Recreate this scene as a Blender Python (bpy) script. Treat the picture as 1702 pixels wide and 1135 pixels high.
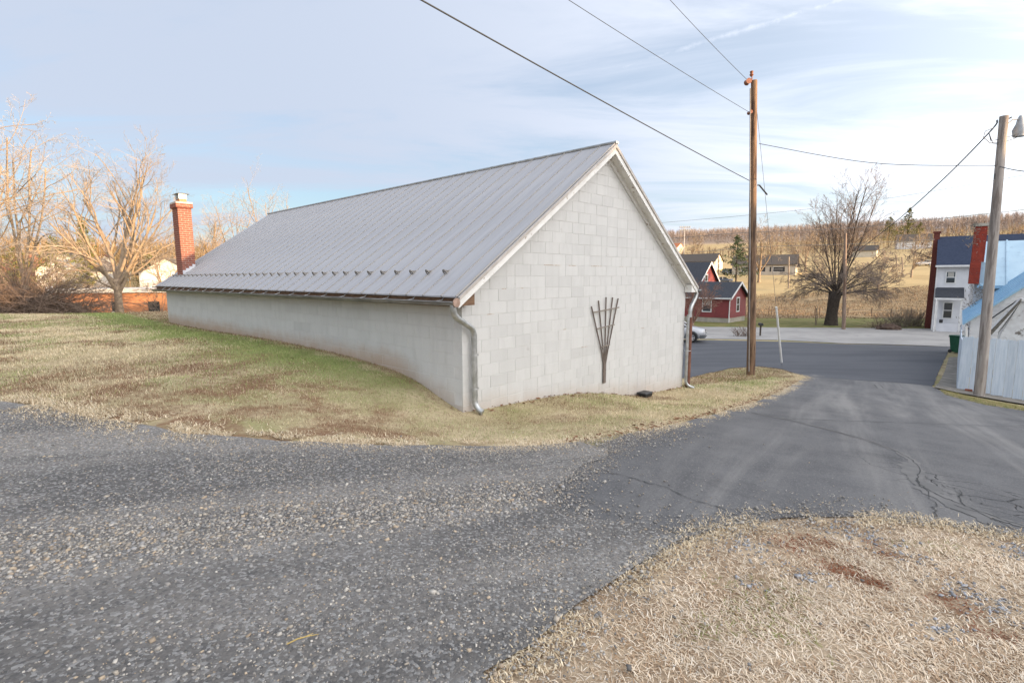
import bpy, bmesh, math, random
import numpy as np
from mathutils import Vector, Matrix
from mathutils.geometry import delaunay_2d_cdt

for o in list(bpy.data.objects): bpy.data.objects.remove(o)
SC = bpy.context.scene
C = SC.collection
R = math.radians

# ------------------------------------------------------------------ camera, sky, sun, exposure
PITCH, ROLL, EYE, FPX = R(7.2), R(0.2), 1.65, 854.0
cam = bpy.data.cameras.new('camera'); cam.sensor_width = 36.0; cam.lens = FPX / 1702.0 * 36.0
cam.clip_start = 0.05; cam.clip_end = 6000
camo = bpy.data.objects.new('camera', cam); C.objects.link(camo)
camo.matrix_world = Matrix.Translation((0, 0, EYE)) @ Matrix.Rotation(math.pi/2 - PITCH, 4, 'X') @ Matrix.Rotation(-ROLL, 4, 'Z')
SC.camera = camo
SUN_AZ, SUN_EL = R(120), R(7.0)          # azimuth clockwise from +Y (the view heading)
SUN = Vector((math.sin(SUN_AZ)*math.cos(SUN_EL), math.cos(SUN_AZ)*math.cos(SUN_EL), math.sin(SUN_EL)))
SC.view_settings.view_transform = 'Standard'
try: SC.view_settings.look = 'None'
except Exception: pass
SC.view_settings.exposure = 1.0; SC.view_settings.gamma = 1.0
SC.view_settings.use_curve_mapping = False
sl = bpy.data.lights.new('sun', 'SUN'); sl.energy = 5.0; sl.angle = R(0.5); sl.color = (1.0, 0.68, 0.38)
so = bpy.data.objects.new('sun', sl); C.objects.link(so)
so.rotation_euler = SUN.to_track_quat('Z', 'Y').to_euler(); so.location = SUN * 100

W = bpy.data.worlds.new('World'); SC.world = W; W.use_nodes = True
nt = W.node_tree; nt.nodes.clear()
def N(t, tree, **kw):
    n = tree.nodes.new(t)
    for k, v in kw.items(): setattr(n, k, v)
    return n
def mathn(tree, op, a, b=None, clamp=False):
    n = N('ShaderNodeMath', tree, operation=op, use_clamp=clamp)
    for i, v in enumerate((a, b)):
        if v is None: continue
        if isinstance(v, (int, float)): n.inputs[i].default_value = v
        else: tree.links.new(v, n.inputs[i])
    return n.outputs[0]
def mixc(tree, f, a, b, blend='MIX'):
    n = N('ShaderNodeMix', tree, data_type='RGBA', blend_type=blend)
    for s, v in ((n.inputs[0], f), (n.inputs[6], a), (n.inputs[7], b)):
        if isinstance(v, (int, float)): s.default_value = v
        elif isinstance(v, (tuple, list)): s.default_value = (*v[:3], 1)
        else: tree.links.new(v, s)
    return n.outputs[2]
def noise(tree, vec, scale, detail=4, rough=0.55, dist=0.0):
    n = N('ShaderNodeTexNoise', tree); n.inputs['Scale'].default_value = scale
    n.inputs['Detail'].default_value = detail; n.inputs['Roughness'].default_value = rough
    n.inputs['Distortion'].default_value = dist
    if vec is not None: tree.links.new(vec, n.inputs['Vector'])
    return n.outputs[0]
def ramp(tree, f, lo, hi):
    n = N('ShaderNodeMapRange', tree, interpolation_type='SMOOTHSTEP')
    n.inputs[1].default_value = lo; n.inputs[2].default_value = hi
    tree.links.new(f, n.inputs[0]); return n.outputs[0]
def mapping(tree, vec, scale=(1,1,1), rot=(0,0,0), loc=(0,0,0)):
    n = N('ShaderNodeMapping', tree); n.inputs['Scale'].default_value = scale
    n.inputs['Rotation'].default_value = rot; n.inputs['Location'].default_value = loc
    tree.links.new(vec, n.inputs['Vector']); return n.outputs[0]

CLO, CHI, PHK, VEIL, VE0, VE1 = .42, .66, 5.8, (2.08, 2.34, 2.85), .46, .5
def rotscale(tree, vec, ang, scale):
    return mapping(tree, mapping(tree, vec, (1,1,1), (0,0,ang)), scale)
sky = N('ShaderNodeTexSky', nt, sky_type='NISHITA'); sky.sun_disc = False
sky.sun_elevation = SUN_EL; sky.sun_rotation = SUN_AZ
sky.air_density = 1.0; sky.dust_density = 1.0; sky.ozone_density = 2.5
tc = N('ShaderNodeTexCoord', nt); DIR = tc.outputs['Generated']
sep = N('ShaderNodeSeparateXYZ', nt); nt.links.new(DIR, sep.inputs[0])
zc = mathn(nt, 'ADD', mathn(nt, 'MAXIMUM', sep.outputs[2], 0.0), 0.10)
px = mathn(nt, 'DIVIDE', sep.outputs[0], zc); py = mathn(nt, 'DIVIDE', sep.outputs[1], zc)
cmb = N('ShaderNodeCombineXYZ', nt); nt.links.new(px, cmb.inputs[0]); nt.links.new(py, cmb.inputs[1])
v1 = mapping(nt, cmb.outputs[0], (0.55, 1.5, 1), (0, 0, R(24)), (3.1, 0.6, 0))
n1 = noise(nt, v1, 1.0, 8, 0.62, 0.7)
v2 = mapping(nt, cmb.outputs[0], (0.22, 0.42, 1), (0, 0, R(-12)), (0.4, 7, 0))
n2 = noise(nt, v2, 1.0, 4, 0.5, 0.3)
cl = mathn(nt, 'ADD', mathn(nt, 'MULTIPLY', n1, 0.6), mathn(nt, 'MULTIPLY', n2, 0.5))
cl = ramp(nt, cl, CLO, CHI)
# thin high cloud: a whitish veil lit by the low sun, brightest on the sun's side (ice cloud scatters forward)
dt_ = N('ShaderNodeVectorMath', nt, operation='DOT_PRODUCT'); nt.links.new(DIR, dt_.inputs[0]); dt_.inputs[1].default_value = SUN
hlf = mathn(nt, 'MULTIPLY', mathn(nt, 'ADD', dt_.outputs['Value'], 1.0), 0.5)
ph = mathn(nt, 'MULTIPLY', mathn(nt, 'POWER', hlf, 3.0), PHK)
GLOW = (1.18, 1.0, .79)               # light scattered near the low sun is warm
cw = N('ShaderNodeCombineColor', nt)
for i, k in enumerate(VEIL): nt.links.new(mathn(nt, 'ADD', mathn(nt, 'MULTIPLY', ph, k*GLOW[i]), k), cw.inputs[i])
_u = Matrix.Rotation(math.pi/2-PITCH, 3, 'X'); _pr = lambda x, y: (_u @ Vector(((x-851)/FPX, (567.5-y)/FPX, -1))).normalized()
ca, cb = _pr(1040, 112), _pr(1420, -4); cn = ca.cross(cb).normalized(); cm = (ca+cb).normalized()
def dotd(v):
    n = N('ShaderNodeVectorMath', nt, operation='DOT_PRODUCT'); nt.links.new(DIR, n.inputs[0]); n.inputs[1].default_value = v; return n.outputs['Value']
trail = mathn(nt, 'SUBTRACT', 1.0, ramp(nt, mathn(nt, 'ADD', mathn(nt, 'ABSOLUTE', dotd(cn)), mathn(nt, 'MULTIPLY', noise(nt, DIR, 60, 5, .7), .012)), .003, .014))
trail = mathn(nt, 'MULTIPLY', trail, ramp(nt, dotd(cm), math.cos(R(17)), math.cos(R(9))))     # an old vapour trail
cl = mathn(nt, 'MAXIMUM', cl, mathn(nt, 'MULTIPLY', mathn(nt, 'MULTIPLY', trail, .75), ramp(nt, noise(nt, DIR, 22, 5, .7), .3, .7)))
amt = mathn(nt, 'ADD', VE0, mathn(nt, 'MULTIPLY', cl, VE1))
skyc = mixc(nt, amt, sky.outputs[0], cw.outputs[0])
bg = N('ShaderNodeBackground', nt); bg.inputs[1].default_value = 0.15
nt.links.new(skyc, bg.inputs[0])
wo = N('ShaderNodeOutputWorld', nt); nt.links.new(bg.outputs[0], wo.inputs[0])

# ------------------------------------------------------------------ pixel rays and terrain
CX, CY = 851.0, 567.5
def ray(x, y):
    u = (x-CX)/FPX; v = (CY-y)/FPX
    u, v = u*math.cos(ROLL)-v*math.sin(ROLL), u*math.sin(ROLL)+v*math.cos(ROLL)
    return Vector((u, math.cos(PITCH)+v*math.sin(PITCH), -math.sin(PITCH)+v*math.cos(PITCH)))
EYEV = Vector((0, 0, EYE))
def atz(x, y, z):
    r = ray(x, y); return EYEV + r*((z-EYE)/r.z)
def atf(x, y, f):                        # point of the ray at forward distance f
    r = ray(x, y); return EYEV + r*(f/r.y)
GA = R(42.9)
dR = Vector((math.sin(GA), math.cos(GA), 0)); dL = Vector((-math.cos(GA), math.sin(GA), 0))
C0 = Vector((-0.776, 7.932, 0))
GW, GL = 7.95, 16.4

def sstep(a, b, x):
    t = np.clip((x-a)/(b-a), 0, 1); return t*t*(3-2*t)
FR = np.array([0,45,60,95,115,145,200,300,420,600,750,1000,2500.])
FZ = np.array([-3,-3.2,-3.4,-3.9,-2.2,0.6,5,13,24,46,60,50,40.])
LR = np.array([0,25,35,50,80,130,200,300,500,900,2500.])
LZ = np.array([0,0,-.9,-2.2,-2.5,0,4,9,17,22,22.])
SB = (math.cos(-(SUN_AZ-math.pi/2)), math.sin(-(SUN_AZ-math.pi/2)))   # horizontal sun direction
def far_h(x, y):
    r = np.hypot(x, y); az = np.degrees(np.arctan2(x, y))
    k = .86 + 0.03*np.clip((az-22)/22, -0.7, 1.2)
    zr = np.interp(r, FR, FZ); zr = np.where(zr > 5, 5+(zr-5)*k, zr)
    zl = np.interp(r, LR, LZ)
    w = sstep(-12, 8, az)
    return zl*(1-w) + zr*w
def shade_knoll(x, y):                         # unseen rise added behind right to keep the low sun off the yard
    a = x*SB[0] + y*SB[1]; b = -x*SB[1] + y*SB[0]
    top = np.interp(b, [-140,-80,-40,30,45,59,72,90,110], [2,8,12,12.4,11.4,9.3,6.5,-1,-3.5])
    g = np.exp(-((a-62)/17)**2)
    return top*0 + g, top
cp = []
def addc(p, z=None):
    cp.append((p[0], p[1], p[2] if z is None else z))
for x, y, z in [(0,0,0),(-3,0,.03),(-8,1,.1),(-14,2,.15),(-22,6,.1),(3,0,-.06),(6,0,-.22),(11,0,-.6),(0,-6,.2),(9,-7,-.2),(-10,-8,.4),
                (20,5,-1.3),(-2,4,-.1),(2,4.5,-.25),(5,6,-.62),(-5,5.5,.0),(-9,8,.02),(-14,13,.02),(-20,20,.02),(-28,26,-.1),(-33,14,.1),
                (8,8,-1.02),(1.2,7.5,-.5),(4,10.5,-1.0),(7.5,13.5,-1.5),(-16,26,-.05),(-24,31,-.9),(-14,33,-.9),(-32,40,-2),(-20,42,-2.1),
                (0,36,-2.2),(0,22,-1.6),(6,27,-2.75),(14,27,-2.8),(22,30,-2.85),(13,35,-3.0),(24,37,-3.18),(5,40,-3.1),(34,36,-3.1),(30,26,-2.7),(40,30,-3.0),
                (20,43,-3.25),(32,46,-3.3),(10,48,-3.25),(42,48,-3.35),(24,56,-3.3),(38,60,-3.45),(10,62,-3.4),(52,52,-3.4),(-5,55,-3.0),(-25,60,-2.4),
                (26,12,-1.9),(34,18,-2.3),(14.5,20.5,-2.5)]: cp.append((x,y,z))
addc(C0, -.49); addc(C0+dR*GW, -1.36); addc(C0+dR*4, -.86)
for t, z in ((1.23,-.13),(2.6,.02),(3.92,.07),(8,.08),(16.7,.01)): addc(C0+dL*t, z)
addc(C0-dL*.6+dR*1, -.6); addc(C0-dL*.7+dR*5, -1.12)
P1 = atf(1248, 626, 21.0); RP = atf(1627, 665, 16.5)
FN0 = atf(1590, 653, 17.6); FN1 = atf(1702, 674, 16.5)
for p in (P1, RP, FN0, FN1): addc(p)
addc(atf(1160, 572, 35.5)); addc(atf(1340, 628, 20.3))
for az in range(-180, 180, 24):
    x = 92*math.sin(R(az)); y = 92*math.cos(R(az)); cp.append((x, y, float(far_h(np.float64(x), np.float64(y)))))
cp = np.array(cp)
def tpsk(d2): return np.where(d2 < 1e-9, 0, 0.5*d2*np.log(np.maximum(d2, 1e-9)))
_n = len(cp); _A = np.zeros((_n+3, _n+3))
_d2 = (cp[:,None,0]-cp[None,:,0])**2 + (cp[:,None,1]-cp[None,:,1])**2
_A[:_n,:_n] = tpsk(_d2) + np.eye(_n)*0.02
_A[:_n,_n] = 1; _A[:_n,_n+1:] = cp[:,:2]; _A[_n,:_n] = 1; _A[_n+1:,:_n] = cp[:,:2].T
_w = np.linalg.solve(_A, np.concatenate([cp[:,2], np.zeros(3)]))
def H(x, y):
    x = np.asarray(x, float); y = np.asarray(y, float); s = x.shape
    xf = x.ravel(); yf = y.ravel(); out = np.empty(xf.shape)
    for i in range(0, len(xf), 20000):
        a = xf[i:i+20000]; b = yf[i:i+20000]
        d2 = (a[:,None]-cp[None,:,0])**2 + (b[:,None]-cp[None,:,1])**2
        z = tpsk(d2) @ _w[:_n] + _w[_n] + a*_w[_n+1] + b*_w[_n+2]
        r = np.hypot(a, b); w = sstep(52, 88, r)
        z = z*(1-w) + far_h(a, b)*w
        g, top = shade_knoll(a, b); z = np.maximum(z, z*(1-g) + top*g) if True else z
        out[i:i+20000] = z
    return out.reshape(s)
def h1(x, y): return float(H(np.array([x]), np.array([y]))[0])
def gp(x, y, far=400):                   # where a pixel's ray meets the ground
    r = ray(x, y); r = r/ math.hypot(r.x, r.y)
    d = np.concatenate([np.arange(0.8, 60, .04), np.arange(60, far, .5)])
    z = EYE + d*r.z; g = H(r.x*d, r.y*d)
    k = np.argmax(z <= g)
    return Vector((r.x*d[k], r.y*d[k], g[k]))
def on(p, dz=0): return Vector((p[0], p[1], h1(p[0], p[1])+dz))

# ------------------------------------------------------------------ materials
def mat(name, c1, c2=None, scale=6, rough=0.8, bump=0.0, bscale=40, metal=0.0, detail=5, coords='Object', stretch=(1,1,1), lo=.35, hi=.65, rnd=0.0, spec=0.4, c3=None, c3s=1.5, c3t=(.55,.72), dist=0.02):
    m = bpy.data.materials.new(name); m.use_nodes = True; t = m.node_tree
    b = t.nodes['Principled BSDF']; b.inputs['Roughness'].default_value = rough; b.inputs['Metallic'].default_value = metal
    b.inputs['Specular IOR Level'].default_value = spec
    if coords == 'World': vec = N('ShaderNodeNewGeometry', t).outputs['Position']
    else: vec = N('ShaderNodeTexCoord', t).outputs[coords]
    v = mapping(t, vec, stretch)
    col = mixc(t, ramp(t, noise(t, v, scale, detail), lo, hi), c1, c2 or c1)
    if c3: col = mixc(t, ramp(t, noise(t, v, c3s, 6, .65), *c3t), col, c3)
    if rnd:
        oi = N('ShaderNodeObjectInfo', t); k = mathn(t, 'ADD', mathn(t, 'MULTIPLY', oi.outputs['Random'], 2*rnd), 1-rnd)
        cc = N('ShaderNodeCombineColor', t)
        for i in range(3): t.links.new(k, cc.inputs[i])
        col = mixc(t, 1.0, col, cc.outputs[0], 'MULTIPLY')
    t.links.new(col, b.inputs['Base Color'])
    if bump:
        bn = N('ShaderNodeBump', t); bn.inputs['Strength'].default_value = bump; bn.inputs['Distance'].default_value = dist
        t.links.new(noise(t, v, bscale, 6), bn.inputs['Height']); t.links.new(bn.outputs[0], b.inputs['Normal'])
    return m
def attrmat(name, rough=0.85, tl=0.0, spec=.25):
    m = bpy.data.materials.new(name); m.use_nodes = True; t = m.node_tree
    b = t.nodes['Principled BSDF']; b.inputs['Roughness'].default_value = rough; b.inputs['Specular IOR Level'].default_value = spec
    a = N('ShaderNodeAttribute', t, attribute_name='Col'); t.links.new(a.outputs['Color'], b.inputs['Base Color'])
    return m

# ------------------------------------------------------------------ mesh helpers
class MB:
    def __init__(s): s.v = []; s.f = []
    def add(s, vs, fs):
        o = len(s.v); s.v += [tuple(v) for v in vs]; s.f += [tuple(i+o for i in f) for f in fs]; return s
    def box(s, a, b, M=None):
        (x0,y0,z0),(x1,y1,z1) = a, b
        vs = [Vector(p) for p in ((x0,y0,z0),(x1,y0,z0),(x1,y1,z0),(x0,y1,z0),(x0,y0,z1),(x1,y0,z1),(x1,y1,z1),(x0,y1,z1))]
        if M is not None: vs = [M @ v for v in vs]
        return s.add(vs, [(3,2,1,0),(4,5,6,7),(0,1,5,4),(1,2,6,5),(2,3,7,6),(3,0,4,7)])
    def bbox(s, a, b, c=0.01, M=None):    # chamfered box
        bm = bmesh.new(); bmesh.ops.create_cube(bm, size=1)
        for v in bm.verts: v.co = Vector([(a[i]+b[i])/2 + v.co[i]*(b[i]-a[i]) for i in range(3)])
        bmesh.ops.bevel(bm, geom=bm.edges[:], offset=c, segments=1, affect='EDGES', clamp_overlap=True)
        vs = [M @ v.co if M is not None else v.co.copy() for v in bm.verts]; bm.verts.index_update()
        s.add(vs, [[v.index for v in f.verts] for f in bm.faces]); bm.free(); return s
    def tube(s, pts, r, n=8, cap=True):
        pts = [Vector(p) for p in pts]; rs = r if isinstance(r, (list, tuple)) else [r]*len(pts)
        t0 = (pts[1]-pts[0]).normalized(); up = Vector((0,0,1)) if abs(t0.z) < .9 else Vector((1,0,0))
        a = t0.cross(up).normalized(); o = len(s.v)
        for i, p in enumerate(pts):
            t = (pts[min(i+1,len(pts)-1)]-pts[max(i-1,0)]).normalized()
            a = (a - t*a.dot(t)).normalized(); b = t.cross(a)
            for k in range(n):
                q = 2*math.pi*k/n; s.v.append(tuple(p + (a*math.cos(q)+b*math.sin(q))*rs[i]))
        for i in range(len(pts)-1):
            for k in range(n):
                s.f.append((o+i*n+k, o+i*n+(k+1)%n, o+(i+1)*n+(k+1)%n, o+(i+1)*n+k))
        if cap: s.f.append(tuple(o+k for k in range(n))[::-1]); s.f.append(tuple(o+(len(pts)-1)*n+k for k in range(n)))
        return s
    def prism(s, poly, a, b, axis='y'):   # closed polygon extruded along an axis
        n = len(poly)
        mk = {'y': lambda p, w: (p[0], w, p[1]), 'x': lambda p, w: (w, p[0], p[1]), 'z': lambda p, w: (p[0], p[1], w)}[axis]
        vs = [mk(p, a) for p in poly] + [mk(p, b) for p in poly]
        fs = [tuple(range(n)), tuple(range(2*n-1, n-1, -1))] + [(i+n, (i+1) % n + n, (i+1) % n, i) for i in range(n)]
        return s.add(vs, fs)
    def build(s, name, m, parent=None, smooth=False, label=None):
        me = bpy.data.meshes.new(name); me.from_pydata(s.v, [], s.f); me.update()
        bm = bmesh.new(); bm.from_mesh(me); bmesh.ops.recalc_face_normals(bm, faces=bm.faces[:]); bm.to_mesh(me); bm.free()
        if smooth:
            me.shade_smooth()
            if smooth is not True: me.set_sharp_from_angle(angle=R(smooth))
        me.materials.append(m); o = bpy.data.objects.new(name, me); C.objects.link(o)
        if parent is not None: o.parent = parent
        if label: o['label'] = label
        return o
def npmesh(name, v, f, m, col=None, parent=None):
    v = np.asarray(v, np.float32); f = np.asarray(f, np.int32)
    me = bpy.data.meshes.new(name); me.vertices.add(len(v)); me.vertices.foreach_set('co', v.ravel())
    k = f.shape[1]; me.loops.add(f.size); me.loops.foreach_set('vertex_index', f.ravel())
    me.polygons.add(len(f)); me.polygons.foreach_set('loop_start', np.arange(0, f.size, k, dtype=np.int32))
    me.update(calc_edges=True)
    if col is not None:
        c = np.ones((len(v), 4), np.float32); c[:,:3] = col
        at = me.color_attributes.new('Col', 'FLOAT_COLOR', 'POINT'); at.data.foreach_set('color', c.ravel())
    me.materials.append(m); o = bpy.data.objects.new(name, me); C.objects.link(o)
    if parent is not None: o.parent = parent
    return o
def thing(name, label, cat, loc=(0,0,0), rz=0, group=None):
    o = bpy.data.objects.new(name, None); C.objects.link(o); o.location = loc; o.rotation_euler = (0,0,rz)
    o.empty_display_size = .2
    return tag(o, label, cat, group)
def tag(o, label=None, cat=None, group=None, kind=None):
    for k, v in (('label', label), ('category', cat), ('group', group), ('kind', kind)):
        if v: o[k] = v
    return o
def copy_tree(o, parent=None):
    c = o.copy(); C.objects.link(c); c.parent = parent
    for ch in [x for x in bpy.data.objects if x.parent == o]: copy_tree(ch, c)
    return c
def inpoly(px_, py_, poly):
    x = np.asarray(px_); y = np.asarray(py_); ins = np.zeros(x.shape, bool); n = len(poly)
    for i in range(n):
        x0, y0 = poly[i]; x1, y1 = poly[(i+1) % n]
        c = ((y0 > y) != (y1 > y)); xx = (x1-x0)*(y-y0)/((y1-y0) if y1 != y0 else 1e-9)+x0
        ins ^= (c & (x < xx))
    return ins
def polydist(x, y, poly, closed=True):
    d = np.full(np.shape(x), 1e9); n = len(poly)
    for i in range(n if closed else n-1):
        ax, ay = poly[i]; bx, by = poly[(i+1) % n]; L = (bx-ax)**2+(by-ay)**2+1e-12
        t = np.clip(((x-ax)*(bx-ax)+(y-ay)*(by-ay))/L, 0, 1)
        d = np.minimum(d, np.hypot(x-ax-t*(bx-ax), y-ay-t*(by-ay)))
    return d
def vnoise(x, y, s, seed=0):             # cheap smooth value noise for scattering
    rg = np.random.default_rng(seed); T = rg.random((64, 64))
    u = x/s; v = y/s; i = np.floor(u).astype(int); j = np.floor(v).astype(int); fu = u-i; fv = v-j
    fu = fu*fu*(3-2*fu); fv = fv*fv*(3-2*fv); g = lambda a, b: T[a % 64, b % 64]
    return (g(i,j)*(1-fu)+g(i+1,j)*fu)*(1-fv) + (g(i,j+1)*(1-fu)+g(i+1,j+1)*fu)*fv
def fbm(x, y, s, seed=0): return .55*vnoise(x,y,s,seed)+.3*vnoise(x,y,s/2.1,seed+1)+.15*vnoise(x,y,s/4.3,seed+2)
def densify(poly, step, jit=0.0, seed=1):
    rg = random.Random(seed); out = []
    for i in range(len(poly)):
        a = Vector(poly[i][:2]); b = Vector(poly[(i+1) % len(poly)][:2]); n = max(1, int((b-a).length/step))
        for k in range(n):
            p = a.lerp(b, k/n); j = jit*min(1, (b-a).length)
            out.append((p.x+rg.uniform(-j, j), p.y+rg.uniform(-j, j)))
    return out
def sheet(name, poly, dz, m, cell, kind='structure', parent=None):
    xs = [p[0] for p in poly]; ys = [p[1] for p in poly]
    gx, gy = np.meshgrid(np.arange(min(xs), max(xs), cell), np.arange(min(ys), max(ys), cell))
    gx = gx.ravel(); gy = gy.ravel(); k = inpoly(gx, gy, poly) & (polydist(gx, gy, poly) > cell*.4)
    pts = [Vector(p) for p in poly] + [Vector(p) for p in zip(gx[k], gy[k])]
    n = len(poly)
    vs, es, fs, *_ = delaunay_2d_cdt(pts, [], [list(range(n))], 1, 1e-5)
    v = np.array([(p.x, p.y) for p in vs]); z = H(v[:,0], v[:,1]) + dz
    mb = MB(); mb.add(np.column_stack([v, z]), fs); o = mb.build(name, m, parent, smooth=True)
    if kind: o['kind'] = kind
    return o

# ------------------------------------------------------------------ ground
def gmat():
    m = bpy.data.materials.new('ground'); m.use_nodes = True; t = m.node_tree; b = t.nodes['Principled BSDF']
    b.inputs['Roughness'].default_value = .95; b.inputs['Specular IOR Level'].default_value = .1
    P = N('ShaderNodeNewGeometry', t).outputs['Position']
    s = N('ShaderNodeSeparateXYZ', t); t.links.new(P, s.inputs[0]); y = s.outputs[1]
    a = noise(t, P, .9, 8, .65); f = noise(t, P, 14, 6, .7); g = noise(t, P, .12, 5, .6)
    near = mixc(t, ramp(t, a, .35, .62), (.5,.41,.26), (.36,.31,.17))
    du = mathn(t, 'ADD', mathn(t, 'ADD', mathn(t, 'MULTIPLY', s.outputs[0], -dR.x), mathn(t, 'MULTIPLY', s.outputs[1], -dR.y)), C0.dot(dR))
    dv = mathn(t, 'ADD', mathn(t, 'ADD', mathn(t, 'MULTIPLY', s.outputs[0], dL.x), mathn(t, 'MULTIPLY', s.outputs[1], dL.y)), -C0.dot(dL))
    du = mathn(t, 'ADD', du, mathn(t, 'MULTIPLY', mathn(t, 'SUBTRACT', a, .5), 1.6))
    gb_ = mathn(t, 'MULTIPLY', mathn(t, 'MULTIPLY', ramp(t, du, .1, .4), mathn(t, 'SUBTRACT', 1, ramp(t, du, 1.0, 2.4))), ramp(t, dv, 0, 3))
    near = mixc(t, mathn(t, 'MULTIPLY', ramp(t, noise(t, P, .45, 6, .6, .5), .5, .62), .6), near, (.27,.28,.11))
    near = mixc(t, mathn(t, 'MULTIPLY', ramp(t, noise(t, P, 1.3, 8, .7, .4), .54, .66), .75), near, (.24,.155,.09))
    near = mixc(t, mathn(t, 'MULTIPLY', gb_, .9), near, (.17,.23,.06))
    bz_ = mathn(t, 'MULTIPLY', mathn(t, 'MULTIPLY', ramp(t, du, .7, 1.5), mathn(t, 'SUBTRACT', 1, ramp(t, dv, 4.5, 7.5))), ramp(t, dv, -2.5, -1))
    near = mixc(t, mathn(t, 'MULTIPLY', bz_, ramp(t, noise(t, P, 1.1, 8, .72, .3), .42, .6)), near, (.21,.12,.07))
    near = mixc(t, ramp(t, f, .45, .72), near, (.3,.23,.14))
    lawn = mixc(t, ramp(t, a, .35, .65), (.13,.15,.045), (.24,.2,.09))
    weed = mixc(t, ramp(t, noise(t, P, .5, 7, .7), .38, .62), (.22,.16,.09), (.32,.24,.14))
    fld = mixc(t, ramp(t, g, .4, .6), (.55,.41,.21), (.44,.33,.17))
    fld = mixc(t, ramp(t, f, .4, .7), fld, (.36,.27,.14))
    wob = mathn(t, 'ADD', y, mathn(t, 'MULTIPLY', mathn(t, 'SUBTRACT', g, .5), 10))
    dry = mixc(t, ramp(t, noise(t, P, 3, 8, .75), .4, .62), (.46,.36,.25), (.26,.18,.115))
    near = mixc(t, mathn(t, 'SUBTRACT', 1, ramp(t, mathn(t, 'ADD', y, mathn(t, 'MULTIPLY', noise(t, P, .6, 4), .8)), 5.2, 6.2)), near, dry)
    c = mixc(t, ramp(t, y, 44, 47), near, lawn)
    c = mixc(t, ramp(t, wob, 63, 64.5), c, weed)
    c = mixc(t, ramp(t, wob, 97, 104), c, fld)
    c = mixc(t, ramp(t, mathn(t, 'ADD', y, mathn(t, 'MULTIPLY', s.outputs[0], .45)), 520, 580), c, (.34,.26,.2))
    t.links.new(c, b.inputs['Base Color'])
    bn = N('ShaderNodeBump', t); bn.inputs['Strength'].default_value = .6; bn.inputs['Distance'].default_value = .04
    t.links.new(noise(t, P, 22, 8, .7), bn.inputs['Height']); t.links.new(bn.outputs[0], b.inputs['Normal'])
    return m
def axis_coords(lo, hi, fine0, fine1, step, g=1.09):
    a = list(np.arange(fine0, fine1, step)); s = step; p = a[-1]
    while p < hi: s *= g; p += s; a.append(p)
    s = step; p = fine0; b = []
    while p > lo: s *= g; p -= s; b.append(p)
    return np.array(b[::-1]+a)
gx = axis_coords(-2200, 2200, -26, 26, .4); gy = axis_coords(-600, 2600, -5, 40, .4)
GX, GY = np.meshgrid(gx, gy); GZ = H(GX, GY)
nx, ny = len(gx), len(gy); idx = np.arange(nx*ny).reshape(ny, nx)
gf = np.stack([idx[:-1,:-1], idx[:-1,1:], idx[1:,1:], idx[1:,:-1]], -1).reshape(-1, 4)
ground = npmesh('ground', np.column_stack([GX.ravel(), GY.ravel(), GZ.ravel()]), gf, gmat())
ground.data.shade_smooth(); ground['kind'] = 'structure'

def g2(x, y): p = gp(x, y); return (p.x, p.y)
strip_front = [g2(*p) for p in ((1340,629),(1322,640),(1290,657),(1240,676),(1180,694),(1110,711),(1040,725),(960,738))]
strip_back = [g2(*p) for p in ((1142,632),(1175,623),(1212,615),(1260,612),(1300,617),(1340,629))]
grav_top = [g2(*p) for p in ((960,738),(880,745),(780,744),(650,741),(520,736),(400,729),(300,720),(200,701),(100,680),(0,660))]
br_edge = [g2(*p) for p in ((820,1135),(880,1080),(960,1010),(1040,958),(1120,910),(1200,882),(1300,868),(1440,866),(1540,876),(1640,893),(1702,903))]
rs_edge = [g2(*p) for p in ((1702,688),(1660,681),(1610,669),(1566,657),(1550,648),(1556,630),(1566,610),(1574,594),(1580,582))]
W2 = lambda l: [(p[0], p[1]) for p in l]
road_dir = Vector((dR.y, -dR.x, 0))
lot_far = [g2(1580,582), g2(1480,578), g2(1400,576), g2(1320,572)]
lot_left = [(11, 37.5), (3.0, 36.5), (-2, 30), (2.2, 21.5)]
asph_poly = strip_front[:-1] + [g2(1000,742), g2(940,775), g2(860,840), g2(860,900), g2(1000,960)] + br_edge[3:] + [(7.2, 4.6), (16, 3.5), (26, 5), (27, 9.5), (14.6, 12.9)] + rs_edge + lot_far[1:] + lot_left + strip_back[:-1]
asph_poly = densify(asph_poly, .5, .03)

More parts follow.
